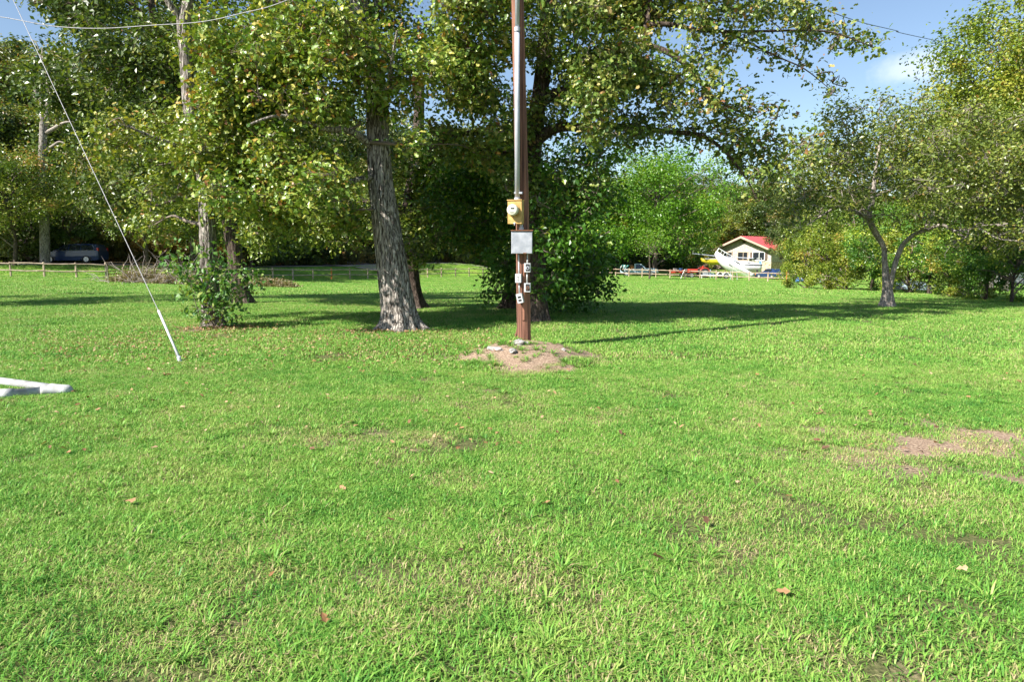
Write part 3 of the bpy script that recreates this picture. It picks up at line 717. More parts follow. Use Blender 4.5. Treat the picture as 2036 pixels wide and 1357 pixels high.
# twin-stemmed tree on the right lawn
bl = []
for _ in range(44):
    a = rj.uniform(0, math.pi); rr_ = math.sqrt(rj.uniform(.12, 1))
    bl.append((1790 + 235*rr_*math.cos(a), 430 - 215*rr_*math.sin(a), 20 + rj.uniform(-2.4, 2.4), rj.uniform(.5, .85)))
J(rj, bl, 4, 1600, 1740, 380, 430, 19.5, 21.5, .3, .4, e=(0, .5))
J(rj, bl, 12, 1830, 2060, 400, 500, 18.5, 21.5, .35, .6, e=(-.1, .5))
J(rj, bl, 26, 1800, 2080, 210, 420, 18.5, 21.5, .5, .8)
J(rj, bl, 14, 1860, 2070, 440, 500, 18.2, 19.4, .25, .42, e=(.05, .9))
J(rj, bl, 6, 1690, 1850, 410, 480, 19.2, 20.2, .22, .36, e=(.05, .9))
near_tree('lawn_tree', 'twin-stemmed pale-barked tree with thin dull-green crown, alone on the right lawn', 'tree',
    [(1764, 609, 20.3, 21), (1765, 585, 20.3, 19), (1762, 550, 20.3, 14), (1759, 520, 20.3, 10), (1757, 492, 20.3, 9), (1742, 465, 20.2, 11), (1728, 434, 20, 10), (1735, 395, 20, 9), (1742, 330, 20, 7), (1752, 270, 20, 4)],
    [[(1730, 436, 20, 9), (1700, 421, 19.8, 8), (1668, 412, 19.6, 5), (1640, 425, 19.4, 4), (1605, 448, 19.2, 2)],
     [(1690, 420, 19.8, 5), (1660, 395, 20, 4), (1620, 385, 20.2, 3), (1585, 350, 20.4, 2)],
     [(1795, 487, 20, 9), (1815, 468, 19.7, 8), (1848, 455, 19.4, 7), (1875, 448, 19.2, 6), (1905, 465, 19, 5), (1930, 480, 18.8, 3)],
     [(1842, 458, 19.4, 9), (1850, 430, 19.6, 9), (1875, 410, 19.8, 8), (1900, 385, 20, 6), (1950, 340, 20.4, 4), (2000, 300, 20.6, 2)],
     [(1895, 460, 19, 5), (1945, 455, 18.8, 4), (1985, 475, 18.6, 3), (2040, 480, 18.4, 2)],
     [(1738, 390, 20, 7), (1780, 375, 20.4, 6), (1830, 350, 20.8, 4), (1880, 280, 21, 2)]],
    bl, M['dull'], .10, M['barkl'], dens=330, seed=7, flare=.8, tint_mu=.45, per=12, spread=.19, tmpl=FOLD, twigm=M['twigp'],
    stems=[[(1768, 580, 20.25, 10), (1775, 545, 20.15, 9), (1783, 515, 20.1, 9.5), (1795, 487, 20, 9)]], bare_twigs=70, ridge=.05)
# trees out of frame to the left, whose shade crosses the lawn
bl = []
J(rj, bl, 14, -420, -140, 120, 420, 19, 25, 1.0, 1.5)
near_tree('shade_tree', 'tree just outside the left edge shading the grass', 'tree',
    [(-280, 610, 20.5, 40), (-280, 480, 20.5, 32), (-280, 300, 21, 22)], [], bl, M['forest'], .17, M['barkd'], dens=100, seed=8, tmpl=FOLD, spread=.3, seg=20)

# sapling growth at the foot of the leaning tree: large leaves, each a piece of its own
sb = GP(432, 650); sap = empty('sapling', sb - Vector((0, .25, 0)), label='leafy green sapling with big drooping leaves, around the leaning trunk', cat='sapling')
base = sap.location.copy()
rgs = np.random.default_rng(77)
st = MB(); lv = []
tips = [(380, 610), (395, 635), (415, 590), (440, 600), (460, 610), (480, 600), (470, 640), (375, 575), (360, 545), (340, 520), (390, 500), (420, 540), (455, 545), (480, 530), (500, 540), (505, 560), (430, 620), (400, 565), (465, 580), (350, 500), (440, 500), (410, 480), (460, 515), (380, 530), (330, 505), (395, 545), (520, 545), (515, 575)]
for tpx in tips:
    e = P(tpx[0], tpx[1], 14.0 + rgs.uniform(-.55, .25)); s0 = base + Vector((rgs.uniform(-.25, .25), rgs.uniform(-.15, .1), 0))
    m1 = s0.lerp(e, .5) + Vector((0, 0, .15)); pts = catmull([s0, m1, e], 5)
    st.tube([p-base for p in pts], list(np.linspace(.010, .004, len(pts))), 4, cap=False)
    for i in range(7 if tpx[1] > 480 else 5):
        p = pts[-1 - int(i*.8)] + Vector(rgs.normal(size=3)*.075); lv.append(p)
st.build('stems', M['twig'], sap, smooth=True)
T, fc = BROAD; Tm = T.copy(); Tm[:, 2] -= .12*Tm[:, 0]**2
lm = []
for k in range(6):
    o = np_obj('leaf', Tm*np.array([1, rgs.uniform(.8, 1.15), rgs.uniform(.5, 2)]), np.array(fc), M['bushleaf'], face_attr=np.full(len(fc), k/5)); lm.append(o.data); bpy.data.objects.remove(o)
def place_leaf(me, p, parent, size, rg, tilt=.7, name='leaf'):
    o = bpy.data.objects.new(name, me); col.objects.link(o); o.parent = parent
    o.location = p; o.rotation_euler = (rg.normal()*tilt, rg.normal()*tilt + .35, rg.uniform(0, 6.28)); o.scale = (size,)*3
    return o
for p in lv: place_leaf(lm[int(rgs.integers(6))], p-base, sap, rgs.uniform(.12, .19), rgs)
# the rest of its finer foliage
pp = np.array([tuple(p) for p in lv]); ii = rgs.integers(0, len(pp), 900)
q = pp[ii] + rgs.normal(size=(900, 3))*.12
V, Fc, ti = leaf_arrays(q, rgs.uniform(.06, .12, 900), BROAD, rgs.random(900), up=.3, rg=rgs, droop=.6)
np_obj('foliage', V, Fc, M['bushleaf'], sap, off=base, face_attr=ti)

# ------------------------------------------------------------ far trees: prototypes, then copies
def proto(name, hgt, cw, ch, nleaf, ls, leaf, barkm, seed, form='round', tmu=.45, nbl=60, trunk_r=.22, low=0.15):
    rg = np.random.default_rng(200+seed)
    root = empty(name, (0, 0, 0))
    cz = hgt - ch/2
    tr = MB(); pts = [Vector((0, 0, -.3)), Vector((rg.normal()*.2, rg.normal()*.2, hgt*.3)), Vector((rg.normal()*.4, rg.normal()*.4, hgt*.6)), Vector((rg.normal()*.5, rg.normal()*.5, hgt*.88))]
    c_ = catmull(pts, 5); tr.tube(c_, list(np.linspace(trunk_r*1.2, .04, len(c_))), 8, cap=False)
    tr.build('trunk', barkm, root, smooth=True)
    u = rg.normal(size=(nbl, 3)); u /= np.linalg.norm(u, axis=1, keepdims=True)
    rad = rg.uniform(.4, 1.12, nbl)
    if form == 'cone': 
        zz = rg.uniform(-1, 1, nbl); th = rg.random(nbl)*6.28; w = (1-zz)/2*.95+.12
        C = np.stack([np.cos(th)*w*cw/2*rad, np.sin(th)*w*cw/2*rad, cz + zz*ch/2], 1)
    else:
        C = u*rad[:, None]*np.array([cw/2, cw/2, ch/2]) + np.array([0, 0, cz])
        if form == 'skirt': C[:, 2] = low + (C[:, 2]-C[:, 2].min())/(C[:, 2].max()-C[:, 2].min())*(hgt-low)
    br = MB()
    for c in C[::2]:
        s = c_[int(np.clip((c[2]/hgt)*len(c_)*.75, 1, len(c_)-1))]; e = Vector(c)
        br.tube([s, s.lerp(e, .5) + Vector((0, 0, .3)), e], [.07, .045, .015], 4, cap=False)
    br.build('branches', M['twig'], root, smooth=True, kind='stuff')
    n = nleaf; j = rg.integers(0, nbl, n)
    br_ = rg.uniform(.06, .17, nbl)*cw
    uu = rg.normal(size=(n, 3)); uu /= np.linalg.norm(uu, axis=1, keepdims=True)
    pos = C[j] + uu*(br_[j]*np.clip(rg.normal(.75, .27, n), .1, 1.7))[:, None]*np.array([1, 1, .8])
    bt = rg.normal(size=nbl)*.19
    ti = np.clip(tmu + bt[j] + rg.normal(size=n)*.15, 0, 1)
    V, Fc, ti = leaf_arrays(pos, ls*rg.uniform(.6, 1.3, n), FOLD, ti, up=.25, outward=uu*.5, rg=rg)
    np_obj('crown', V, Fc, leaf, root, face_attr=ti)
    return root
used = set()
def plant(pr, loc, rz, s, label, cat='tree', group=None, sz=None):
    o = pr if pr.name not in used else copy_tree(pr); used.add(pr.name)
    o.location = loc; o.rotation_euler = (0, 0, rz); o.scale = (s, s, sz or s)
    return tag(o, label, cat, group)
pA = proto('forest_tree', 16, 10, 12, 15000, .34, M['forest'], M['barkd'], 1, nbl=70)
pB = proto('forest_tree', 18, 9, 14, 15000, .34, M['forest'], M['barkl'], 2, nbl=80, tmu=.55)
pC = proto('forest_tree', 14, 9, 11, 13000, .32, M['forestb'], M['barkd'], 3, nbl=60)
pD = proto('forest_tree', 15, 9, 13, 15000, .32, M['yellowgreen'], M['barkd'], 4, nbl=70, tmu=.35)
pE = proto('understory_shrub', 5, 6, 4.6, 9000, .24, M['forest'], M['barkd'], 5, form='skirt', nbl=40, trunk_r=.08)
pF = proto('understory_shrub', 4.5, 6, 4, 9000, .22, M['forestb'], M['barkd'], 6, form='skirt', nbl=36, trunk_r=.08)
pG = proto('lime_tree', 11.5, 13, 10.5, 26000, .26, M['lime'], M['barkd'], 7, nbl=110, form='skirt', low=2.2)
pH = proto('hedge_tree', 8, 6.5, 7, 14000, .19, M['yellowgreen'], M['barkd'], 8, form='skirt', nbl=60, trunk_r=.1, low=.3)
pI = proto('hedge_tree', 7, 6, 6.5, 13000, .18, M['darkleaf'], M['barkd'], 9, form='skirt', nbl=60, trunk_r=.1, low=.2)
pK = proto('tall_tree', 17, 10, 14, 22000, .22, M['yellowgreen'], M['barkl'], 10, nbl=110, tmu=.45)
rt = np.random.default_rng(33)
desc = {pA.name: 'dark green woodland tree', pB.name: 'tall mid-green woodland tree', pC.name: 'brownish autumn woodland tree', pD.name: 'yellow-green woodland tree'}
protos = {pA.name: pA, pB.name: pB, pC.name: pC, pD.name: pD}
GRP = 'woodland trees beyond the road'
row = []
for px in range(-160, 1240, 74):
    x = px + rt.uniform(-20, 20); Y = float(yfence((x-CX)/F*72)) + rt.uniform(16, 21) + (7 if x < 250 else 0); row.append((x, Y, rt.uniform(.75, .95), 0))
for px in range(-200, 1260, 88):
    x = px + rt.uniform(-25, 25); Y = 96 + rt.uniform(-5, 8); row.append((x, Y, rt.uniform(1.0, 1.3), 1))
for px in range(-200, 1260, 110):
    x = px + rt.uniform(-25, 25); Y = 122 + rt.uniform(-5, 8); row.append((x, Y, rt.uniform(1.25, 1.5), 2))
place = ['front row', 'middle row', 'back row on the rise']
SPOTS = [(-1e9, 'just outside the left edge'), (0, 'at the left edge above the road'), (75, 'above the nose of the minivan'), (150, 'above the tail of the minivan'), (225, 'above the metal gate'), (300, 'behind the brush pile'), (375, 'directly behind the leaning tree'), (450, 'right of the small shaded trunk'),
         (525, 'above the start of the middle fence'), (600, 'midway between leaning tree and big oak'), (675, 'just left of the big oak'), (750, 'directly behind the big oak'), (825, 'just right of the big oak'), (900, 'left of the utility pole'), (975, 'directly behind the utility pole'), (1050, 'right of the utility pole'), (1125, 'left of the lime tree'), (1200, 'behind the lime tree')]
def spot(px): return [t for x, t in SPOTS if px >= x][-1]
for i, (px, Y, s, k) in enumerate(row):
    nm = list(protos)[int(rt.choice(4, p=[.4, .2, .22, .18]))]
    if px > 1080: s *= .8
    if px < 420: s *= 1.42
    plant(protos[nm], G(px, Y), rt.uniform(0, 6.28), s, f'{desc[nm]} {spot(px)}, {place[k]}', group=f'{desc[nm]}s')
pR = proto('roadside_tree', 9.5, 9, 7.2, 22000, .19, M['hick'], M['barkd'], 12, form='skirt', nbl=90, trunk_r=.14, low=3.1)
for px, Y, s_, lb in [(40, 57.5, 1.0, 'olive-leaved roadside tree at the left edge, slender trunk beside the minivan nose'), (300, 60, 1.05, 'roadside tree overhanging the metal gate'), (395, 60, 1.05, 'roadside tree behind the leaning trunk'), (-70, 57, 1.05, 'roadside tree just outside the left edge'), (505, 68, 1.0, 'roadside tree behind the start of the middle fence'), (610, 82, 1.1, 'roadside tree above the middle fence'), (700, 92, 1.15, 'roadside tree nearest the big oak trunk')]:
    plant(pR, G(px, Y), rt.uniform(0, 6.28), s_, lb, group='roadside trees behind the left fences')
for i in range(44):
    px = -140 + i*30 + rt.uniform(-14, 14); Y = float(yfence((px-CX)/F*75)) + rt.uniform(15, 24)
    pr, ds = (pE, 'dark leafy understory shrub ' + spot(px)) if rt.random() < .65 else (pF, 'brown-tinged understory shrub ' + spot(px))
    plant(pr, G(px, Y), rt.uniform(0, 6.28), rt.uniform(.8, 1.25), ds, 'shrub', 'understory shrubs at the foot of the woodland')
# lime tree and companions beyond the fence
plant(pG, G(1296, 98), .4, 1.5, 'bright lime-green tree beyond the fence, left of the house', 'tree')
plant(pG, G(1165, 112), 2.1, 1.35, 'second bright green tree beyond the fence, half hidden behind the pole-side tree', 'tree')
for px, Y, s, pr, lb in [(1562, 104, .6, pA, 'dark green tree beside the right corner of the stone house'), (1610, 92, .6, pA, 'dark green tree between the stone house and the hedge'), (1420, 140, .8, pD, 'yellow-green tree rising behind the boats'),
                         (1480, 150, .8, pD, 'yellow-green tree rising behind the house roof'), (1375, 150, .85, pA, 'dark green tree behind the lime tree'), (1560, 140, .85, pB, 'mid-green tree behind the house'), (1640, 120, .9, pA, 'dark tree far behind the hedge'),
                         (1440, 215, 1.0, pA, 'dark tree on the far wooded hill'), (1350, 205, 1.05, pB, 'tree on the far wooded hill, leftmost'), (1520, 205, .95, pB, 'tree on the far wooded hill, right')]:
    plant(pr, G(px, Y), rt.uniform(0, 6), s, lb)
for i, (px, Y) in enumerate([(1270, 150), (1320, 160), (1400, 168), (1455, 175), (1510, 170), (1575, 165), (1630, 150), (1690, 130), (1760, 120), (1840, 110), (1930, 100), (1240, 135), (1470, 240), (1400, 235), (1540, 240)]):
    pr = (pA, pB, pD)[i % 3]; plant(pr, G(px, Y), rt.uniform(0, 6), rt.uniform(.85, 1.1), 'far woodland tree ' + ['behind the lime tree, left', 'behind the lime tree, centre', 'behind the lime tree, right', 'behind the house gable', 'behind the house ridge', 'behind the right end of the roof', 'behind the left end of the hedge', 'behind the hedge bushes', 'behind the twin-stemmed tree', 'behind the low right bough', 'behind the camper', 'left of the lime tree', 'on the hill crest above the house', 'on the hill crest left of the house', 'on the hill crest right of the house'][i])
for i, (px, Y, s_) in enumerate([(1385, 128, 1.3), (1415, 150, 1.5), (1455, 152, 1.6), (1500, 150, 1.5), (1570, 150, 1.5), (1350, 125, 1.3), (1320, 128, 1.3), (1280, 126, 1.2), (1240, 124, 1.3), (1200, 122, 1.3), (1580, 112, 1.2), (1620, 108, 1.2), (1440, 150, 1.8), (1490, 150, 1.8), (1400, 148, 1.8)]):
    plant((pH, pE)[i % 2], G(px, Y), rt.uniform(0, 6.28), s_*(.8 if i % 2 == 0 else 1.2), 'thicket bush ' + ['left of the red tractor', 'behind the yellow dinghy', 'behind the left eave of the house', 'behind the house roof', 'behind the right of the house roof', 'behind the red flat trailer', 'behind the pickup hood', 'behind the pickup bed', 'left of the pickup', 'left end of the thicket', 'right of the dark blue car', 'by the blue drums', 'up the slope above the house gable', 'up the slope right of the gable', 'up the slope left of the gable'][i], 'bush', 'thicket bushes behind the boats and house')
# hedge on the right
hed = []
for i, (px, py) in enumerate([(1640, 578), (1690, 580), (1735, 582), (1790, 584), (1840, 586), (1885, 590), (1930, 594), (1980, 598), (2030, 603), (2080, 608), (2150, 616)]):
    p = GP(px, py - 2); pr = pH if i in (0, 1, 2, 5, 8) else pI
    p = p + Vector((0, 2.8, 0)); p.z = h(p.x, p.y)
    s = (.62, .66, .6, .62, .66, .6, .6, .55, .55, .6, .6)[i]
    plant(pr, p, rt.uniform(0, 6), s*(p.y/45)**.5*1.05, ('yellow-green bushy tree in the hedge row' if pr is pH else 'dark green bushy tree in the hedge row') + (', ' + ['leftmost, where the fence ends', 'a little right of the fence end', 'just left of the twin-stemmed tree', 'directly behind the twin-stemmed tree', 'right of the tarp heap', 'below the low right bough', 'left of the red creeper', 'under the red creeper', 'at the right edge in front of the camper', 'just off the right edge', 'well off the right edge'][i]), 'bush', 'bushes of the hedge row on the right')
for px, Y, s, lb in [(1960, 40, .92, 'tall yellow-green tree near the right edge behind the low right bough'), (1990, 36, .86, 'tall yellow-green tree at the right edge of the photo'), (2120, 33, .8, 'tall tree just off the right edge'), (1905, 47, .80, 'tall yellow-green tree behind the hedge, left of the edge tree')]:
    plant(pK, G(px, Y), rt.uniform(0, 6), s, lb)

# ------------------------------------------------------------ dead tree
dt0 = G(88, 60); dead = empty('dead_tree', dt0, label='broken dead tree trunk with bare stub branches, upper left', cat='dead tree')
def pl(L, parent, name, m, seg=10, off=None, n=5):
    mb = MB(); pts = catmull([P(a, b, Y) - (off or parent.location) for a, b, Y, w in L], n); rr = np.interp(np.linspace(0, len(L)-1, len(pts)), range(len(L)), [w/2*Y/F for a, b, Y, w in L])
    mb.tube(pts, list(rr), seg); return mb.build(name, m, parent, smooth=True)
pl([(90, 548, 60, 19), (88, 420, 60, 17), (84, 330, 60, 15), (86, 260, 60, 13), (84, 205, 60, 10), (76, 190, 60, 7), (68, 178, 60, 3)], dead, 'trunk', M['bark'], 12)
for L in [[(90, 250, 60, 10), (96, 200, 60, 9), (95, 160, 60, 7), (86, 115, 60, 4), (84, 95, 60, 2)], [(92, 264, 60, 8), (110, 254, 60, 7), (128, 244, 60, 5), (148, 242, 60, 2)],
          [(90, 300, 60, 6), (105, 290, 60, 5), (118, 282, 60, 4), (130, 286, 60, 2)], [(98, 185, 60, 5), (106, 165, 60, 3), (112, 158, 60, 1.5)], [(96, 215, 60, 6), (104, 208, 60, 4), (112, 200, 60, 2)],
          [(84, 120, 60, 3), (72, 85, 60, 2), (60, 78, 60, 1)], [(80, 210, 60, 5), (72, 200, 60, 4), (66, 188, 60, 2)]]:
    pl(L, dead, 'branch', M['barkl'], 6)
# dead leafless shrub/brush pile near the gate
bpz = G(350, 46.5); brush = empty('brush_pile', bpz, label='tangle of bare pale branches heaped beside the metal gate', cat='brush pile')
rb = np.random.default_rng(91); mb = MB()
for i in range(120):
    p = Vector((rb.normal()*2.2, rb.normal()*1.0, rb.uniform(0, .3))); d = Vector((rb.normal(), rb.normal()*.5, abs(rb.normal())*.7+.1)).normalized(); pts = [p]
    for _ in range(6): d = (d + Vector((rb.normal(), rb.normal(), rb.normal()-.25))*.3).normalized(); pts.append(pts[-1] + d*rb.uniform(.25, .6))
    for q in pts: q.z = max(q.z, .03)
    mb.tube(pts, list(np.linspace(rb.uniform(.014, .035), .006, 7)), 4, cap=False)
mb.build('branches', M['twigp'], brush, smooth=True)
tag(brush.children[0], kind='stuff')

# weedy patches
def weeds(px0, px1, Y, hgt, label, n=1500, seed=0):
    rg = np.random.default_rng(300+seed); c = G((px0+px1)/2, Y); w = (px1-px0)/F*Y
    x = c.x + rg.uniform(-.5, .5, n)*w; y = c.y + rg.normal(size=n)*.9
    e = np.sqrt(np.clip(1-((x-c.x)/(w*.52))**2, .03, 1)); hh = hgt*e*rg.uniform(.4, 1.1, n)*(.5+fbm(x, y, .8, seed))
    az = rg.random(n)*6.28; ln_ = rg.uniform(.1, .6, n)
    A = np.stack([x, y, H(x, y)-.02], 1); B = A + np.stack([np.cos(az)*ln_*hh, np.sin(az)*ln_*hh, hh], 1)
    s = np.stack([-np.sin(az), np.cos(az), 0*az], 1)*.018
    V = np.stack([A-s, A+s, B], 1).reshape(-1, 3); Fc = np.arange(3*n).reshape(-1, 3)
    k = n*2; ii = rg.integers(0, n, k); q = A[ii] + (B[ii]-A[ii])*rg.uniform(.3, 1.05, k)[:, None]
    V2, F2, t2 = leaf_arrays(q, rg.uniform(.07, .16, k), FOLD, rg.random(k)*.9, rg=rg)
    V = np.concatenate([V, V2]); 
    o = empty('weed_patch', c, label=label, cat='weeds')
    np_obj('stalks', V, [np.concatenate([Fc, F2 + 3*n])], M['weed'], o, off=c, face_attr=np.concatenate([rg.random(n), t2]))['kind'] = 'stuff'
weeds(238, 345, 47.5, 1.0, 'tall brownish-green weeds in front of the metal gate', seed=1)
weeds(330, 450, 47, .95, 'tall weeds under the brush pile left of the leaning tree', seed=2)
weeds(500, 592, 46, .62, 'low dry weeds right of the small shaded trunk', seed=3)
weeds(560, 690, 88, 1.6, 'rough weeds on the bank behind the middle fence', seed=4, n=1800)

# ------------------------------------------------------------ fences
def fence(name, label, posts, hgt=1.15, orange=(), skip=()):
    ps = [G(a, Y) for a, Y in posts]; o = empty(name, ps[0], label=label, cat='fence'); b0 = ps[0]
    for i, p in enumerate(ps):
        hg = hgt*rt.uniform(.95, 1.06); mb = MB(); w = .075*rt.uniform(.9, 1.1); lean = rt.normal()*.015
        pts = [p-b0+Vector((0, 0, -.2)), p-b0+Vector((lean*.5, 0, hg*.5)), p-b0+Vector((lean, 0, hg-.02)), p-b0+Vector((lean, 0, hg))]
        mb.tube(pts, [w, w*.97, w*.93, w*.6], 7)
        q = mb.build('post', M['orange_wood'] if i in orange else M['fencewood'], o, smooth=False)
        if i in orange: q['label'] = 'orange-stained fence post'
    for i in range(len(ps)-1):
        if i in skip: continue
        for f in (.42, .86):
            a = ps[i]-b0; c = ps[i+1]-b0; mb = MB()
            a = a + Vector((0, -.055, hgt*f + rt.normal()*.015)); c = c + Vector((0, -.055, hgt*f + rt.normal()*.015))
            m_ = a.lerp(c, .5) + Vector((0, 0, rt.normal()*.02))
            mb.tube([a, m_, c], [.05, .046, .05], 6); mb.build('rail', M['fencewood'], o)
    return o
fence('rail_fence', 'pale two-rail wooden fence in front of the parked minivan, left edge', [(-100, 48.5), (-34, 49.5), (32, 50), (98, 50.5), (161, 51.3), (219, 52.3)])
# gate
g0 = G(222, 52.4); g1 = G(345, 57); gate = empty('metal_gate', g0, label='brown tubular metal farm gate at the end of the left fence', cat='gate')
dv = g1-g0; 
for k in range(6):
    mb = MB(); z = .12 + k*.2 + (.02*k); mb.tube([Vector((0, 0, z)), dv + Vector((0, 0, z))], .028, 6); mb.build('bar', M['rustgate'], gate)
for t in (0.01, .25, .5, .75, .99):
    mb = MB(); mb.tube([dv*t + Vector((0, 0, .08)), dv*t + Vector((0, 0, 1.2))], .03, 6); mb.build('upright', M['rustgate'], gate)
fence('rail_fence', 'two-rail wooden fence between the small shaded trunk and the big oak, one orange post', [(430, 55), (470, 57.5), (509, 60), (547, 62.5), (587, 65), (626, 67.7), (663, 70.2), (699, 72.8), (734, 75.5), (766, 78), (796, 80.2), (825, 82.3), (852, 84.2), (879, 86)], orange=(6,))
fence('rail_fence', 'shaded stretch of two-rail fence between the big oak and the pole', [(879, 86.01), (907, 87.5), (934, 89), (961, 90.3), (988, 91.4), (1015, 92.2), (1042, 92.8), (1069, 93.2), (1096, 93.4), (1123, 93.4), (1150, 93.3), (1173, 93.1), (1197, 92.9)])
rp_ = [(1197, 92.91), (1222, 92.3), (1248, 91.3), (1274, 90.2), (1301, 89), (1329, 87.7), (1358, 86.3), (1388, 84.9), (1420, 83.3), (1452, 81.8), (1485, 80), (1522, 78), (1559, 75.6), (1597, 73), (1636, 70.5)]
fence('rail_fence', 'sunlit two-rail fence on the right in front of the boats and pickup', rp_, orange=(12,))
# leaning white brace by the right fence
mb = MB(); a_ = G(1350, 86); mb.tube([Vector((0, 0, 0)), Vector((.5, .15, 1.15))], .05, 6); o = mb.build('brace_post', M['whitepaint']); o.location = a_
tag(o, 'pale post leaning against the right-hand fence', 'post')
# thin staked tree
sp = GP(1291, 556); stk = empty('young_tree', sp, label='thin brown young trunk standing just in front of the right fence', cat='tree')
mb = MB(); mb.tube(catmull([(0, 0, -.1), (.05, 0, 1.2), (-.05, 0, 2.6), (.1, 0, 4.2)], 4), list(np.linspace(.12, .05, 13)), 8); mb.build('trunk', M['barkd'], stk, smooth=True)
rg_ = np.random.default_rng(8); q = rg_.normal(size=(1500, 3))*np.array([1.3, 1.2, .9]) + np.array([.1, 0, 4.6])
V, Fc, ti = leaf_arrays(q, rg_.uniform(.14, .26, 1500), FOLD, rg_.random(1500), rg=rg_); np_obj('crown', V, Fc, M['lime'], stk, face_attr=ti)
mb = MB()
for _ in range(14): e = Vector(q[rg_.integers(1500)]); mb.tube([Vector((0, 0, 3)), Vector((0, 0, 3)).lerp(e, .5)+Vector((0, 0, .1)), e], [.03, .02, .008], 4, cap=False)
mb.build('branches', M['twig'], stk, kind='stuff')

# ------------------------------------------------------------ vehicles
def wheel(parent, x, y, r, w=.22, hub=None):
    o = MB(); o.tube([(x, y-w/2, r), (x, y-w/2+.03, r), (x, y+w/2-.03, r), (x, y+w/2, r)], [r*.9, r, r, r*.9], 24); t = o.build('wheel', M['tyre'], parent, smooth=False)
    s = -1 if y < 0 else 1
    o = MB(); o.tube([(x, y+s*(w/2-.02), r), (x, y+s*(w/2+.012), r)], [r*.66, r*.60], 20); o.build('rim', M['rim'], t)
    o = MB()
    for k in range(5):
        a = k*2*math.pi/5
        o.box((x+math.cos(a)*r*.34, y+s*(w/2+.018), r+math.sin(a)*r*.34), (r*.5, .02, r*.13), ry=-a)
    o.build('spoke', M['greypaint'], t)
def carbody(st):
    """st: (x, zbottom, zbelt, ztop, halfw bottom, halfw belt, halfw top)"""
    out = []
    for x, zb, zm, zt, wb, wm, wt in st:
        r_ = min(.08, max((zt-zm)*.3, .005))
        pts = [(x, -wb, zb), (x, -wm, zb+(zm-zb)*.45), (x, -wm*.985, zm), (x, -wt, zt-r_), (x, -wt*.86, zt), (x, wt*.86, zt), (x, wt, zt-r_), (x, wm*.985, zm), (x, wm, zb+(zm-zb)*.45), (x, wb, zb)]
        out.append(pts)
    return out
# minivan: front at -x
van = empty('parked_minivan', G(160, 62.2), R(4), label='dark blue minivan parked on the road behind the left fence', cat='minivan')
van.location.z = h(van.location.x, van.location.y) + .07
st_ = [(-2.55, .42, .62, .66, .55, .62, .5), (-2.48, .28, .72, .78, .80, .84, .70), (-2.2, .24, .88, .93, .90, .95, .82), (-1.7, .24, .98, 1.04, .93, .98, .84), (-1.35, .24, 1.02, 1.12, .93, .98, .80), (-.55, .24, 1.06, 1.58, .93, .99, .70), (-.1, .24, 1.07, 1.68, .93, .99, .71), (.8, .24, 1.09, 1.72, .93, .99, .73), (1.8, .24, 1.11, 1.73, .93, .99, .73), (2.35, .26, 1.12, 1.64, .92, .97, .70), (2.5, .32, 1.10, 1.30, .88, .93, .78), (2.56, .45, 1.0, 1.08, .80, .86, .72)]
mb = MB(); mb.loft(carbody(st_)); body = mb.build('body', M['navy'], van, smooth=False)
for sgn in (-1, 1):
    yb, yt = sgn*.988, sgn*.735
    def wq(x0b, x0t, x1t, x1b, zb=1.12, zt=1.62):
        f = lambda z: yb + (yt-yb)*(z-1.08)/(1.70-1.08)
        return [(x0b, f(zb)+sgn*.01, zb), (x0t, f(zt)+sgn*.01, zt), (x1t, f(zt)+sgn*.01, zt), (x1b, f(zb)+sgn*.01, zb)]
    for w_ in (wq(-1.0, -.3, -.02, -.02), wq(.06, .06, 1.0, 1.0), wq(1.08, 1.08, 1.95, 2.2)):
        mb = MB(); mb.add(w_, [(0, 1, 2, 3)]); mb.add([(a, b_-sgn*.03, c) for a, b_, c in w_], [(3, 2, 1, 0)])
        mb.f += [(0, 1, 5, 4), (1, 2, 6, 5), (2, 3, 7, 6), (3, 0, 4, 7)]; mb.build('side_window', M['glass'], van)
    mb = MB()
    mb.tube([(-.9, sgn*.95, 1.10), (-.02, sgn*1.0, 1.105), (2.2, sgn*.99, 1.135), (2.22, sgn*.90, 1.35), (2.0, sgn*.775, 1.64)], .014, 5); mb.build('window_trim', M['rim'], van)
    mb = MB(); mb.box((-.75, sgn*1.08, 1.12), (.12, .2, .14), bev=.03); mb.build('mirror', M['navy'], van)
    mb = MB(); mb.box((-2.3, sgn*.80, .80), (.42, .22, .14), rz=sgn*R(-22), bev=.03); mb.build('headlight', M['lamp'], van)
    mb = MB(); mb.box((2.47, sgn*.80, 1.2), (.14, .2, .32), bev=.02); mb.build('tail_light', M['redlamp'], van)
    mb = MB(); mb.box((.7, sgn*.995, .88), (.2, .03, .035)); mb.box((-.25, sgn*.995, .86), (.2, .03, .035)); mb.build('door_handle', M['navy'], van)
    for x in (-1.62, 1.50):
        wheel(van, x, sgn*.88, .35)
        mb = MB(); mb.tube([(x+math.cos(a)*.41, sgn*.95, .35+math.sin(a)*.41) for a in np.linspace(-.1, math.pi+.1, 14)], .035, 6); mb.build('wheel_arch', M['black'], van)
mb = MB(); mb.add([(-1.33, -.72, 1.14), (-1.33, .72, 1.14), (-.52, .62, 1.60), (-.52, -.62, 1.60)], [(0, 1, 2, 3)]); mb.add([(-1.36, -.72, 1.17), (-1.36, .72, 1.17), (-.55, .62, 1.63), (-.55, -.62, 1.63)], [(0, 1, 2, 3)]); mb.build('windshield', M['glass'], van)
mb = MB(); mb.box((-2.52, 0, .5), (.1, 1.2, .16), bev=.02); mb.build('grille', M['black'], van)

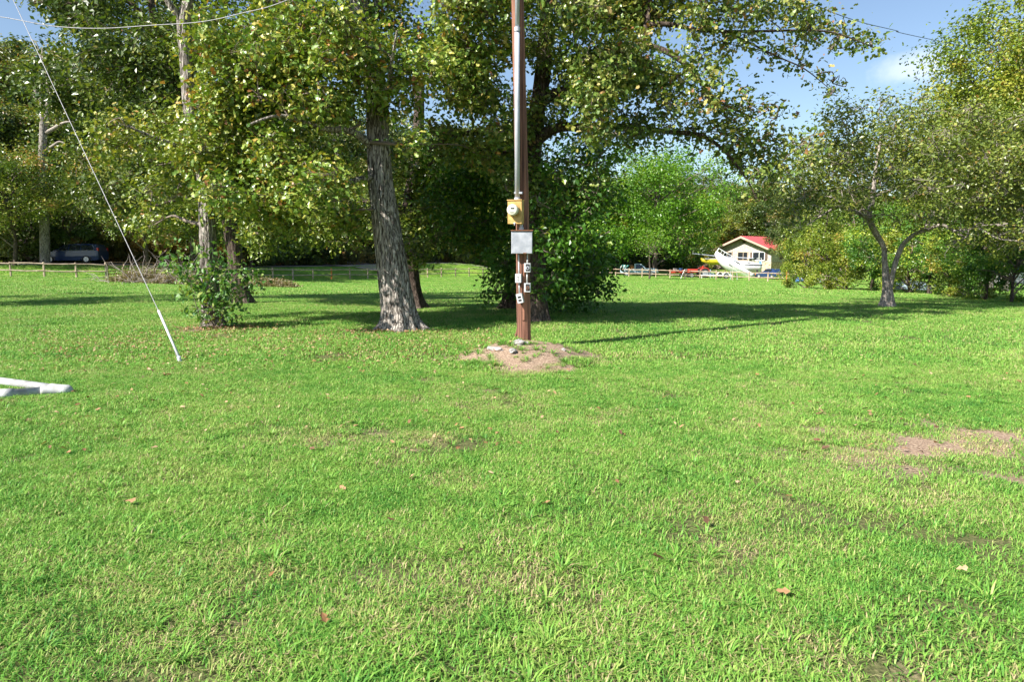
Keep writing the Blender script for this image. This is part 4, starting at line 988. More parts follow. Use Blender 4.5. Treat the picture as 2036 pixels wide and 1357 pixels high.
# pickup: front at +x
tk = empty('pickup_truck', G(1268, 97), R(-8), label='old pale blue pickup truck with goods in its bed behind the right fence', cat='pickup truck')
mb = MB(); mb.loft(carbody([(-2.65, .5, .92, .98, .9, .93, .9), (-2.6, .45, .95, 1.0, .92, .95, .92), (-.72, .45, .95, 1.0, .92, .95, .92)])); mb.build('cargo_bed', M['paleblue'], tk)
mb = MB(); mb.loft(carbody([(-.68, .45, 1.02, 1.66, .92, .95, .68), (-.62, .45, 1.02, 1.72, .92, .95, .70), (.25, .45, 1.02, 1.72, .92, .95, .70), (.9, .45, 1.02, 1.10, .92, .95, .84), (2.3, .48, .98, 1.05, .92, .95, .86), (2.52, .5, .92, .98, .9, .93, .82)])); mb.build('cab', M['paleblue'], tk)
mb = MB(); mb.box((-1.65, 0, .99), (1.7, 1.6, .06)); mb.build('bed_floor', M['black'], tk)
for sgn in (-1, 1):
    mb = MB(); f = lambda z: sgn*(.945 + (.70-.945)*(z-1.02)/.66 + .012)
    mb.add([(-.52, f(1.06), 1.06), (-.5, f(1.6), 1.6), (.22, f(1.6), 1.6), (.62, f(1.06), 1.06)], [(0, 1, 2, 3)]); mb.add([(-.52, f(1.06)-sgn*.03, 1.06), (-.5, f(1.6)-sgn*.03, 1.6), (.22, f(1.6)-sgn*.03, 1.6), (.62, f(1.06)-sgn*.03, 1.06)], [(0, 1, 2, 3)]); mb.build('side_window', M['glass'], tk)
    for x in (-1.75, 1.65):
        wheel(tk, x, sgn*.84, .38)
        mb = MB(); mb.tube([(x+math.cos(a)*.44, sgn*.92, .38+math.sin(a)*.44) for a in np.linspace(0, math.pi, 12)], .04, 6); mb.build('wheel_arch', M['black'], tk)
    mb = MB(); mb.box((2.54, sgn*.7, .8), (.05, .25, .16)); mb.build('headlight', M['lamp'], tk)
    mb = MB(); mb.box((.6, sgn*1.05, 1.15), (.08, .16, .18), bev=.02); mb.build('mirror', M['black'], tk)
mb = MB(); mb.add([(.90, -.78, 1.12), (.90, .78, 1.12), (.29, .62, 1.67), (.29, -.62, 1.67)], [(0, 1, 2, 3)]); mb.add([(.93, -.78, 1.14), (.93, .78, 1.14), (.32, .62, 1.69), (.32, -.62, 1.69)], [(0, 1, 2, 3)]); mb.build('windshield', M['glass'], tk)
mb = MB(); mb.box((2.56, 0, .55), (.12, 1.8, .16), bev=.02); mb.build('bumper', M['rim'], tk)
def on(tr, loc): return tr.matrix_basis @ Vector(loc) if False else (Matrix.Translation(tr.location) @ Matrix.Rotation(tr.rotation_euler.z, 4, 'Z')) @ Vector(loc)
chairs = empty('folded_umbrella', on(tk, (-2.0, 0, 1.03)), R(-8), label='teal and white striped folded canvas leaning in the pickup bed', cat='canvas')
for k in range(6):
    mb = MB(); mb.box((-.5+k*.17, 0, .26+.03*(k % 2)), (.16, 1.0, .5), ry=R(28)); mb.build('stripe', M['teal'] if k % 2 else M['white'], chairs)
mb = MB(); mb.box((0, 0, .16), (.42, .5, .32), bev=.03); o = mb.build('box', M['orange']); o.location = on(tk, (-.98, -.2, 1.03)); tag(o, 'orange box in the pickup bed behind the cab', 'box')

# boats: bow at -x
def hull(L, W, D, n=12, rise=.25, flat=.15):
    secs = []
    for i in range(n+1):
        t = i/n; x = -L/2 + L*t
        w = W/2*(math.sin(min(1, t*1.25)*math.pi/2)**.7)*(1 - .18*max(0, t-.6)/.4); w = max(w, .02)
        dk = D + rise*(1-t)**2; kz = D*.85*(1-min(1, t*2.2))**2.2
        secs.append([(x, -w, dk), (x, -w*.96, dk*.55+kz*.45), (x, -w*.55, kz+.10*D), (x, 0, kz-.02), (x, w*.55, kz+.10*D), (x, w*.96, dk*.55+kz*.45), (x, w, dk), (x, w*.5, dk+.05), (x, 0, dk+.07), (x, -w*.5, dk+.05)])
    return secs
def trailer(parent, L, m, wz=.33, tz=.45):
    mb = MB()
    for y in (-.45, .45): mb.box((0, y, tz), (L*.8, .08, .1))
    for x in (-L*.35, 0, L*.35): mb.box((x, 0, tz-.002), (.08, 1.0, .08))
    mb.tube([(-L*.4, -.45, tz), (-L*.75, 0, tz), (-L*.4, .45, tz)], .05, 6); mb.tube([(-L*.7, 0, tz), (-L*.7, 0, 0)], .04, 6)
    mb.build('frame', m, parent)
    for s in (-1, 1):
        wheel(parent, L*.1, s*.9, wz, .2)
        mb = MB(); mb.tube([(L*.1+math.cos(a)*(wz+.08), s*.9, wz+math.sin(a)*(wz+.08)) for a in np.linspace(0, math.pi, 9)], [.07]*9, 5); mb.build('fender', m, parent)
# large tilted sailboat
bD = 90.5
tr1 = empty('boat_trailer', G(1428, 89), R(8), label='white trailer under the tilted sailboat', cat='trailer'); trailer(tr1, 3.6, M['whitepaint'], .36)
b1 = empty('sailboat', P(1450, 540, bD), label='white sailboat tilted bow-up on its trailer behind the right fence', cat='sailboat')
b1.rotation_euler = (R(10), R(27), R(8)); b1.scale = (.97, .97, .97)
mb = MB(); mb.loft(hull(6.2, 2.1, 1.25)); mb.build('hull', M['white'], b1, smooth=True)
mb = MB(); mb.loft([[(-1.2, -.55, 1.38), (-1.2, .55, 1.38), (-1.2, .40, 1.44), (-1.2, -.40, 1.44)], [(-.5, -.72, 1.33), (-.5, .72, 1.33), (-.5, .55, 1.72), (-.5, -.55, 1.72)], [(1.1, -.75, 1.30), (1.1, .75, 1.30), (1.1, .6, 1.74), (1.1, -.6, 1.74)], [(1.4, -.7, 1.28), (1.4, .7, 1.28), (1.4, .6, 1.45), (1.4, -.6, 1.45)]]); mb.build('cabin', M['white'], b1)
for sy in (-1, 1):
    mb = MB(); mb.box((.1, sy*.72, 1.52), (.6, .04, .12)); mb.build('cabin_window', M['black'], b1)
    mb = MB(); mb.tube([(-3.0, sy*.06, 1.5), (-3.0, sy*.1, 2.0), (-2.2, sy*.55, 1.95), (-1.0, sy*.95, 1.9)], .035, 5); mb.tube([(-2.2, sy*.55, 1.4), (-2.2, sy*.55, 1.95)], .03, 5); mb.tube([(-1.2, sy*.92, 1.3), (-1.2, sy*.92, 1.9)], .03, 5); mb.build('bow_rail', M['whitepaint'], b1)
mb = MB()
for sy in (-1, 1): mb.box((-.7, sy*1.045, .72), (.62, .05, .09), ry=R(4)); mb.tube([(-2.7, sy*.62, 1.12), (0, sy*1.07, .85), (3.0, sy*.93, .84)], .018, 5)
mb.build('hull_stripe', M['black'], b1)
mb = MB(); mb.loft([[(.0, -.05, .1), (.0, .05, .1), (1.0, .05, .02), (1.0, -.05, .02)], [(.4, -.03, -.55), (.4, .03, -.55), (.9, .03, -.55), (.9, -.03, -.55)]]); mb.build('keel', M['white'], b1)
# small ladder frame
mb = MB(); mb.tube([(0, 0, 0), (0, 0, 1.1), (.75, 0, 1.1), (.85, 0, 0)], .035, 6); o = mb.build('hoop_frame', M['galv']); o.location = G(1448, 83.5); tag(o, 'thin grey hoop frame standing in front of the tilted sailboat', 'frame')
# white motor boat with black stripe
tr2 = empty('boat_trailer', G(1472, 93.6), R(4), label='dark trailer under the black-striped motor boat', cat='trailer'); trailer(tr2, 3.8, M['black'], .36, .5)
b2 = empty('motorboat', on(tr2, (0, 0, .62)), R(4), label='white motor boat with black stripe parked in front of the house windows', cat='motorboat')
mb = MB(); mb.loft(hull(4.6, 2.0, 1.15, rise=.2)); mb.build('hull', M['white'], b2, smooth=True)
mb = MB(); sc_ = hull(4.64, 2.06, 1.15, rise=.2)
for s in (-1, 1):
    pts = [Vector(a[0 if s < 0 else 6]) + Vector((0, 0, -.06)) for a in sc_]; mb.tube(pts, .05, 5)
mb.build('rub_rail', M['black'], b2)
mb = MB(); mb.loft([[(-1.7, -.4, 1.28), (-1.7, .4, 1.28), (-1.7, .3, 1.32), (-1.7, -.3, 1.32)], [(-.7, -.75, 1.2), (-.7, .75, 1.2), (-.7, .55, 1.62), (-.7, -.55, 1.62)], [(.8, -.75, 1.18), (.8, .75, 1.18), (.8, .6, 1.55), (.8, -.6, 1.55)], [(1.7, -.7, 1.16), (1.7, .7, 1.16), (1.7, .6, 1.28), (1.7, -.6, 1.28)]]); mb.build('cabin', M['white'], b2)
for s in (-1, 1): mb = MB(); mb.box((.5, s*.70, 1.36), (.5, .06, .1)); mb.build('cabin_window', M['black'], b2)
mb = MB(); mb.box((2.45, 0, 1.35), (.35, .32, .5), bev=.06); mb.box((2.42, 0, .75), (.14, .12, .9)); mb.build('outboard_motor', M['blue'], b2)
mb = MB(); mb.tube([(1.6, -.8, 1.2), (1.6, -.75, 2.0), (2.2, -.75, 2.0), (2.2, -.8, 1.2)], .03, 5); mb.build('stern_rail', M['whitepaint'], b2)
# yellow dinghy with mast
rk = empty('boat_rack', G(1420, 93.6), label='dark timber rack holding the yellow dinghy', cat='rack')
for x in (-1.6, 1.4):
    mb = MB(); mb.tube([(x-.4, 0, 0), (x, 0, 1.7)], .07, 6); mb.tube([(x+.4, 0, 0), (x, 0, 1.7)], .07, 6); mb.box((x, 0, 1.68), (.14, 1.3, .12)); mb.build('trestle', M['brown'], rk)
b3 = empty('dinghy', rk.location + Vector((0, 0, 1.74)), label='small yellow-hulled dinghy on a rack, bow hidden by the sailboat', cat='dinghy'); 
mb = MB(); mb.loft(hull(4.4, 1.5, .62, rise=.2)); mb.build('hull', M['yellowhull'], b3, smooth=True)
mb = MB(); mb.box((0, 0, .80), (3.6, 1.0, .06)); mb.build('deck', M['white'], b3)
mb = MB(); mb.tube([(-3.4, -.3, 1.5), (0, 0, 1.15), (5.0, 0, .85)], .06, 6); mb.build('mast', M['galv'], b3)
mb = MB(); mb.tube([(-.4, 0, .8), (-.4, 0, 1.3)], .04, 5); mb.tube([(1.6, 0, .8), (1.6, 0, 1.1)], .04, 5); mb.build('mast_crutch', M['brown'], b3)
# red tractor and red trailer
tc1 = empty('tractor', G(1383, 91.5), R(10), label='small red tractor left of the boats', cat='tractor')
mb = MB(); mb.box((-.7, 0, .95), (1.3, .55, .5), bev=.08); mb.build('hood', M['red'], tc1); mb = MB(); mb.box((.5, 0, .75), (1.1, .6, .35), bev=.05); mb.build('chassis', M['black'], tc1)
for s in (-1, 1):
    wheel(tc1, .75, s*.62, .62, .32); wheel(tc1, -1.05, s*.5, .34, .2); mb = MB(); mb.tube([(.75+math.cos(a)*.72, s*.62, .62+math.sin(a)*.72) for a in np.linspace(.4, 2.8, 8)], .08, 6); mb.build('fender', M['red'], tc1)
mb = MB(); mb.box((.55, 0, 1.12), (.45, .45, .1), bev=.03); mb.box((.76, 0, 1.36), (.1, .45, .45), bev=.03); mb.build('seat', M['red'], tc1)
mb = MB(); mb.tube([(-.15, 0, 1.1), (.12, 0, 1.4)], .03, 6); mb.tube([(.12+.2*math.sin(a)*-.5, .2*math.cos(a), 1.4+.17*math.sin(a)) for a in np.linspace(0, 6.28, 13)], .02, 5); mb.build('steering_wheel', M['black'], tc1)
rt1 = empty('flat_trailer', G(1352, 96), R(6), label='low red flatbed trailer between the pickup and the tractor', cat='trailer')
mb = MB(); mb.box((0, 0, .62), (3.2, 1.6, .14)); mb.build('bed', M['red'], rt1)
for s in (-1, 1):
    wheel(rt1, .3, s*.7, .30, .2); mb = MB(); mb.box((0, s*.78, .82), (3.2, .05, .25)); mb.build('side_rail', M['red'], rt1)
mb = MB(); mb.tube([(-1.6, 0, .6), (-2.5, 0, .5)], .05, 6); mb.build('drawbar', M['black'], rt1)
for (dx, m_, sz, lb) in ((-1.0, M['white'], (.5, .4, .45), 'white tub on the red flat trailer'), (-.2, M['blue'], (.4, .5, .5), 'blue crate on the red flat trailer'), (.7, M['white'], (.6, .5, .35), 'low white tub at the right end of the red flat trailer')):
    mb = MB(); mb.loft([[(-sz[0]*.4, -sz[1]*.4, 0), (sz[0]*.4, -sz[1]*.4, 0), (sz[0]*.4, sz[1]*.4, 0), (-sz[0]*.4, sz[1]*.4, 0)], [(-sz[0]/2, -sz[1]/2, sz[2]), (sz[0]/2, -sz[1]/2, sz[2]), (sz[0]/2, sz[1]/2, sz[2]), (-sz[0]/2, sz[1]/2, sz[2])]]); mb.box((0, 0, sz[2]), (sz[0]*1.06, sz[1]*1.06, .05))
    o = mb.build('tub', m_); o.location = on(rt1, (dx, -.1, .70)); tag(o, lb, 'tub')
# blue lawn chair
lc = empty('lawn_chair', G(1409, 91), R(20), label='pale blue garden chair beside the tilted sailboat', cat='chair')
mb = MB(); mb.box((0, 0, .42), (.55, .55, .05)); mb.build('seat', M['paleblue'], lc); mb = MB()
for k in range(4): mb.box((-.2+k*.13, .28, .78), (.08, .04, .72), rx=R(-12))
mb.build('backrest', M['paleblue'], lc)
for x in (-.25, .25):
    for y in (-.25, .25): mb = MB(); mb.tube([(x, y, 0), (x, y, .42)], .03, 5); mb.build('leg', M['paleblue'], lc)
    mb = MB(); mb.box((x*1.15, -.02, .62), (.08, .55, .04)); mb.tube([(x*1.15, -.25, .42), (x*1.15, -.25, .62)], .025, 5); mb.build('armrest', M['paleblue'], lc)
# small dark car near the house and garden clutter
ct = empty('parked_car', G(1527, 88), R(-70), label='small dark blue car by the right corner of the stone house', cat='car')
mb = MB(); mb.loft(carbody([(-1.9, .35, .62, .68, .7, .75, .6), (-1.5, .25, .78, .82, .8, .84, .7), (-.7, .25, .85, .9, .82, .85, .7), (-.2, .25, .88, 1.3, .82, .85, .58), (.9, .25, .88, 1.32, .82, .85, .58), (1.5, .28, .86, .95, .8, .84, .68), (1.9, .35, .75, .8, .72, .78, .64)])); mb.build('body', M['navy'], ct)
for s in (-1, 1):
    mb = MB(); mb.box((.35, s*.725, 1.1), (1.2, .05, .26), rx=s*R(32)); mb.build('side_window', M['glass'], ct)
    for x in (-1.2, 1.2): wheel(ct, x, s*.76, .3, .18)
    mb = MB(); mb.box((-1.82, s*.55, .66), (.12, .26, .12)); mb.build('headlight', M['lamp'], ct); mb = MB(); mb.box((1.87, s*.55, .7), (.1, .26, .12)); mb.build('tail_light', M['redlamp'], ct)
mw = empty('lawn_mower', G(1509, 92), R(10), label='orange riding mower parked left of the dark blue car', cat='mower')
mb = MB(); mb.box((.35, 0, .62), (.7, .5, .4), bev=.08); mb.box((-.4, 0, .45), (.8, .7, .14), bev=.04); mb.build('body', M['orange'], mw)
mb = MB(); mb.box((-.45, 0, .68), (.4, .45, .1), bev=.03); mb.box((-.65, 0, .9), (.1, .45, .4), bev=.03); mb.build('seat', M['black'], mw)
for s in (-1, 1): wheel(mw, -.5, s*.42, .26, .2); wheel(mw, .55, s*.38, .2, .14)
mb = MB(); mb.tube([(.05, 0, .7), (-.12, 0, 1.0)], .025, 5); mb.tube([(-.12, .17*math.cos(a), 1.0+.17*math.sin(a)) for a in np.linspace(0, 6.28, 11)], .018, 4); mb.build('steering_wheel', M['black'], mw)
# blue barrel items by right end of fence
for i, (px, Y, m_, lb) in enumerate([(1585, 76, M['blue'], 'blue drum lying in shade at the right end of the fence'), (1608, 72, M['white'], 'white drum at the hedge corner'), (1618, 73, M['blue'], 'second blue drum, nearest the hedge corner')]):
    mb = MB(); mb.tube([(-.4, 0, .28), (-.36, 0, .28), (0, 0, .28), (.36, 0, .28), (.4, 0, .28)], [.25, .28, .29, .28, .25], 14); o = mb.build('drum', m_, smooth=True); o.location = G(px, Y); tag(o, lb, 'drum')

# ------------------------------------------------------------ house
ha = R(34); hl = G(1472, 125); hs = empty('stone_house', hl, ha, label='stone house with red metal roof behind the boats', cat='house')
W, Lh, He, Hp = 9.6, 15.0, 3.85, 6.0
hs.scale = (1.13, 1.13, 1.05)
# local: gable wall on y=0 plane facing -y, width along x, ridge along +y... rotated so the right roof slope shows
hs.rotation_euler = (0, 0, R(-50)); 
mb = MB(); mb.prism([(-W/2, 1.75), (W/2, 1.75), (W/2, He), (0, Hp-.25), (-W/2, He)], 0, Lh); mb.build('wall', M['stonewall'], hs)
mb = MB(); mb.prism([(-W/2-.06, -.5), (W/2+.06, -.5), (W/2+.06, 1.75), (-W/2-.06, 1.75)], -.06, Lh+.06); mb.build('base_wall', M['stonebase'], hs)
for s in (-1, 1):
    sl_ = math.atan2(Hp-He, W/2); e = Vector((s*(W/2+.75), 0, He-.75*math.tan(sl_)+.12))
    p0, p1 = (0, Hp+.05), (e.x, e.z)
    mb = MB(); q = [(p0[0], p0[1]), (p1[0], p1[1]), (p1[0], p1[1]+.09), (p0[0], p0[1]+.09)]
    mb.prism(q, -1.0, Lh+.8); rf = mb.build('roof', M['roofred'], hs)
    mb = MB()
    for k in range(28):
        y = -.95+k*.62
        mb.loft([[(p0[0], y, p0[1]+.09), (p0[0], y+.05, p0[1]+.09), (p0[0], y+.05, p0[1]+.14), (p0[0], y, p0[1]+.14)], [(p1[0], y, p1[1]+.09), (p1[0], y+.05, p1[1]+.09), (p1[0], y+.05, p1[1]+.14), (p1[0], y, p1[1]+.14)]])
    o = mb.build('roof_ribs', M['roofred'], rf); o['kind'] = 'stuff'
    mb = MB(); mb.prism([(0, Hp-.22), (p1[0], p1[1]-.22), (p1[0], p1[1]+.085), (0, Hp+.13)], -1.06, -1.0); mb.build('barge_board', M['tan'], hs)
    mb = MB(); mb.prism([(0, Hp-.20), (p1[0]*.96, p1[1]-.12), (p1[0]*.96, p1[1]-.04), (0, Hp-.02)], -.98, -.02); mb.build('soffit', M['brown'], hs)
for x, w in ((-2.9, 1.7), (-.1, 1.7), (2.7, 2.0)):
    fr = MB(); z0, z1 = 2.05, 3.35
    fr.box((x, -.05, z1+.06), (w+.2, .16, .12)); fr.box((x, -.06, z0-.06), (w+.2, .2, .12)); 
    for sx in (-1, 1): fr.box((x+sx*(w/2+.03), -.05, (z0+z1)/2), (.1, .14, z1-z0))
    fr.box((x+.1, -.05, (z0+z1)/2), (.08, .13, z1-z0)); f_ = fr.build('window', M['tan'] if x != 2.7 else M['whitepaint'], hs)
    for a0, a1 in ((x-w/2+.02, x+.06), (x+.14, x+w/2-.02)):
        mb = MB(); mb.box(((a0+a1)/2, -.03, (z0+z1)/2), (a1-a0, .05, z1-z0)); mb.build('pane', M['glass'], f_)
for x in (1.45, 3.95):
    mb = MB(); mb.box((x, -.06, 2.7), (.42, .08, 1.3)); mb.build('shutter', M['brown'], hs)
mb = MB(); mb.box((0, -.04, 5.15), (.5, .1, .38)); mb.build('gable_vent', M['brown'], hs)
mb = MB(); mb.box((1.55, -.3, 2.35), (1.1, .4, .1)); mb.build('ledge', M['whitepaint'], hs)
# windows on the long right wall
for y in (3, 7, 11):
    mb = MB(); mb.box((W/2+.04, y, 2.7), (.14, 1.4, 1.25)); f_ = mb.build('window', M['tan'], hs); mb = MB(); mb.box((W/2+.09, y, 2.7), (.08, 1.2, 1.05)); mb.build('pane', M['glass'], f_)

# white camper van behind the hedge on the right
cv = empty('camper_van', G(2030, 47), R(-60), label='white camper with blue stripe glimpsed through the hedge at the right edge', cat='camper')
mb = MB(); mb.box((0, 0, 1.5), (5.6, 2.2, 2.2), bev=.15); mb.build('body', M['white'], cv); mb = MB()
for s in (-1, 1): mb.box((0, s*1.105, 1.35), (5.3, .03, .25))
mb.build('stripe', M['blue'], cv)
for s in (-1, 1):
    for x in (-1.6, .2, 1.7): mb = MB(); mb.box((x, s*1.11, 1.95), (.9, .04, .5), bev=.01); mb.build('window', M['glass'], cv)
    for x in (-1.8, 1.8): wheel(cv, x, s*.98, .36, .22)
# grey tarp mound
tp_ = GP(1815, 578); rg_ = np.random.default_rng(5)
nu, nv = 26, 12; V = []
for j in range(nv+1):
    for i in range(nu):
        a = 2*math.pi*i/nu; f = j/nv; rr = math.cos(f*math.pi/2)**.8; x = 1.35*rr*math.cos(a); y = .8*rr*math.sin(a)
        V.append((x*(1+.2*float(vn(a*2, f*3, 1, 3))), y, .62*math.sin(f*math.pi/2)*(.8+.4*float(vn(x+5, y+5, 1.7, 8))) + (.06*float(vn(x*3, y*3, 2, 2))) - (.1 if j == 0 else 0)))
Fq = [[j*nu+i, j*nu+(i+1) % nu, (j+1)*nu+(i+1) % nu, (j+1)*nu+i] for j in range(nv) for i in range(nu)]
o = np_obj('tarp_mound', V, np.array(Fq), M['tarp'], smooth=True); o.location = tp_; tag(o, 'grey-blue tarp heap in the shade behind the twin-stemmed tree', 'tarp')
# red leaves
rl = P(1958, 516, 25); n = 240; q = np.array(rl) + rng.normal(size=(n, 3))*np.array([.10, .12, .13]) + np.where(rng.random((n, 1)) < .5, np.array([[-.08, 0, .12]]), np.array([[.1, 0, -.1]]))
V, Fc, ti = leaf_arrays(q, rng.uniform(.06, .12, n), FOLD, rng.random(n)); rv = empty('red_vine', rl, label='small bunch of red creeper leaves against the hedge, right side', cat='vine')
np_obj('leaves', V, Fc, M['redleaf'], rv, off=rl, face_attr=ti)['kind'] = 'stuff'
mb = MB(); g_ = h(rl.x, rl.y); mb.tube(catmull([(0, .1, g_-rl.z), (.1, .15, -1), (0, 0, 0), (-.1, 0, .3)], 4), .012, 5); mb.build('stem', M['twig'], rv)

# ------------------------------------------------------------ utility pole
PY = 10.85
pb = P(1041, 681, PY); pb.z = h(pb.x, pb.y); pole = empty('utility_pole', pb, label='reddish-brown wooden utility pole with meter, panel and outlet boxes, on a dirt mound', cat='utility pole')
def L_(px, py, Y): return P(px, py, Y) - pb
pts = [L_(1041.5, 690, PY), L_(1041, 640, PY), L_(1040, 560, PY), L_(1039, 470, PY), L_(1038, 390, PY), L_(1034, 200, PY), L_(1029, 0, PY), L_(1020, -380, PY)]
V, Fq, cl = bark_tube(pts, [.112, .110, .107, .105, .103, .097, .092, .08], 48, 20, 0, .026, 3, zf=.9)
n0 = len(V)-48; top = len(V); V = np.concatenate([V, [V[n0:].mean(0)]]); 
np_obj('shaft', V, [Fq, np.array([[n0+k, n0+(k+1) % 48, top] for k in range(48)])], M['polewood'], pole, smooth=True)
# checks (drying cracks) as thin dark recessed strips are given by ridges; moulding strips
mb = MB(); mb.box(L_(1040.5, 600, PY-.112), (.045, .03, .60), bev=.01); mb.build('wire_moulding', M['polewood'], pole)
mb = MB(); mb.box(L_(1040.5, 547, PY-.118), (.05, .035, .36), bev=.012); mb.build('wire_moulding', M['polewood'], pole)
cY = PY-.155
cd_ = MB(); cd_.tube([L_(1028.5, 402, cY), L_(1028.3, 200, cY), L_(1028.3, 58, cY+.01)], .039, 20); cnd = cd_.build('conduit', M['galv'], pole, smooth=True)
cd_ = MB(); cd_.tube([L_(1028.3, 60, cY+.01), L_(1029, -120, cY+.015), L_(1029, -260, cY+.02)], .034, 20); cd_.build('conduit', M['galv'], pole, smooth=True)
for y in (396, 390): pass
mb = MB(); mb.tube([L_(1028.5, 402, cY), L_(1028.5, 393, cY)], .046, 20); mb.build('coupling', M['galv'], cnd)
mb = MB(); mb.tube([L_(1028.3, 62, cY), L_(1028.3, 54, cY)], .044, 20); mb.build('coupling', M['galv'], cnd)
for y in (384, -60):
    mb = MB(); mb.box(L_(1030, y, cY+.02), (.12, .10, .03)); mb.box(L_(1036, y, cY+.045), (.05, .03, .035)); mb.build('strap', M['galv'], cnd)
mb = MB(); mb.tube([L_(1029, -255, cY+.02), L_(1029, -285, cY-.02), L_(1029, -275, cY-.12)], [.055, .07, .05], 12); mb.build('weatherhead', M['galv'], pole, smooth=True)
# meter socket, turned slightly left
mrot = R(-17)
mc = L_(1025.5, 422.5, PY-.215); ms = empty('meter_socket', mc, mrot); ms.parent = pole
mb = MB(); mb.box((0, .0, 0), (.225, .125, .355), bev=.006); mb.build('socket_box', M['yellowpaint'], ms)
mb = MB(); mb.box((0, -.004, .182), (.24, .145, .014), bev=.004); mb.build('socket_hood', M['yellowpaint'], ms)
mb = MB(); mb.tube([(-.010, -.062, .03), (-.010, -.078, .03)], .098, 36); mb.build('meter_ring', M['yellowpaint'], ms, smooth=False)
mb = MB(); mb.tube([(-.010, -.078, .03), (-.010, -.150, .03), (-.010, -.168, .03), (-.010, -.174, .03)], [.088, .086, .080, .062], 36); d_ = mb.build('meter_dial', M['glassdome'], ms, smooth=True)
mb = MB(); mb.box((.0, -.1765, .052), (.056, .006, .020)); mb.build('display', M['black'], ms)
mb = MB(); mb.box((-.010, -.1765, -.006), (.075, .004, .002)); mb.box((-.010, -.1765, -.016), (.05, .004, .002)); mb.box((-.052, -.176, .02), (.012, .004, .012)); mb.build('dial_marks', M['black'], ms)
mb = MB(); mb.box((.0, -.066, -.165), (.03, .02, .02)); mb.tube([(.0, -.07, -.175), (.0, -.075, -.20)], .006, 6); mb.build('seal', M['galv'], ms)
# the three-level limit: flatten the socket's empty into the pole
for ch in list(ms.children):
    ch.parent = pole; ch.matrix_basis = Matrix.Translation(mc) @ Matrix.Rotation(mrot, 4, 'Z')
for ch in list(pole.children):
    if ch.name.split('.')[0] in ('meter_ring', 'display', 'dial_marks'):
        ch.parent = d_; ch.matrix_basis = Matrix.Identity(4)
    if ch.name.split('.')[0] in ('socket_hood', 'seal'):
        bx = next(c for c in pole.children if c.name.startswith('socket_box')); ch.parent = bx; ch.matrix_basis = Matrix.Identity(4)
bpy.data.objects.remove(ms)
mb = MB(); mb.tube([L_(1036.5, 446, PY-.17), L_(1036.5, 461, PY-.17)], .026, 16); mb.tube([L_(1036.5, 452, PY-.17), L_(1036.5, 457, PY-.17)], .036, 16); mb.box(L_(1036.5, 459.5, PY-.17), (.115, .09, .012)); mb.build('nipple', M['galv'], pole)
pc = L_(1037.5, 482.5, PY-.175)
mb = MB(); mb.box(pc, (.325, .115, .345), bev=.004); bxp = mb.build('breaker_panel', M['greypaint'], pole)
mb = MB(); mb.box(pc+Vector((0, -.064, -.003)), (.312, .014, .330), bev=.004); mb.build('panel_door', M['greypaint'], bxp)
mb = MB(); mb.box(pc+Vector((0, -.012, .182)), (.345, .155, .014), bev=.003); mb.build('panel_hood', M['rust'], bxp)
mb = MB(); mb.box(pc+Vector((.045, -.076, -.164)), (.05, .016, .014)); mb.build('latch', M['rust'], bxp)
def cond(a, b_, y=PY-.165, m='pvc', r=.0125):
    mb = MB(); mb.tube([L_(*a, y), L_(*b_, y)], r, 12); mb.build('outlet_conduit', M[m], pole, smooth=True)
cond((1031, 503), (1031.4, 523), m='galv', r=.010); cond((1031.4, 521), (1032, 548)); cond((1032, 561), (1033, 586)); cond((1049, 503), (1048.6, 517), m='galv', r=.010); cond((1048.6, 514), (1048.3, 526)); cond((1048, 540), (1048, 565))
def outlet(px, py, w, hh, lbl, tilt=0, kind=0, yaw=-14):
    c = L_(px, py, PY-.165); mt = Matrix.Translation(c) @ Matrix.Rotation(R(yaw), 4, 'Z') @ Matrix.Rotation(tilt, 4, 'Y')
    def fin(mb, nm, m_, par=None, **k):
        mb.v = [tuple(mt @ Vector(v)) for v in mb.v]; return mb.build(nm, m_, par or pole, **k)
    bx = fin(MB().box((0, 0, 0), (w, .085, hh), bev=.005), 'outlet_box', M['greyplastic'], label=lbl)
    fin(MB().box((0, -.046, 0), (w*1.05, .008, hh*1.03), bev=.003), 'cover_plate', M['greyplastic'], bx)
    if kind == 0:   # duplex receptacle
        for z in (-.022, .022):
            fin(MB().tube([(0, -.049, z), (0, -.056, z)], .018, 16), 'receptacle', M['pvc'], bx)
            q = MB(); 
            for sx in (-.007, .007): q.box((sx, -.0575, z+.004), (.003, .003, .011))
            q.tube([(0, -.056, z-.009), (0, -.0585, z-.009)], .003, 8); fin(q, 'slots', M['black'], bx)
    elif kind == 1:  # two flip lids, open dark
        for z in (-.028, .022): fin(MB().box((0, -.053, z), (w*.55, .012, .026), rx=R(14), bev=.002), 'socket_face', M['black'], bx)
    else:            # round twist-lock socket under a lid
        fin(MB().box((.008, -.052, .004), (w*.66, .012, hh*.80), bev=.004), 'socket_plate', M['black'], bx)
        fin(MB().tube([(.010, -.056, -.004), (.010, -.072, -.004)], .026, 20), 'socket_ring', M['rust'] if kind == 3 else M['galv'], bx)
        fin(MB().tube([(.010, -.0725, -.004), (.010, -.0745, -.004)], .017, 16), 'socket_face', M['black'], bx)
outlet(1031.5, 553.5, .086, .135, 'upper left grey outlet box with two-slot receptacle')
outlet(1034.5, 593.5, .088, .145, 'lower left outlet box hanging askew', tilt=R(-13), kind=1)
outlet(1049, 532.5, .092, .135, 'upper right box with round black socket', kind=2, yaw=-10)
outlet(1049, 572, .092, .135, 'lower right box with round rusty socket', kind=3, yaw=-10)
# bent stick of wood at pole's back
mb = MB(); p = h(pb.x-.13, pb.y+.12)-pb.z; mb.tube([(-.15, .12, p), (-.10, .10, p+.22)], [.02, .012], 6); mb.build('splinter', M['polewood'], pole)

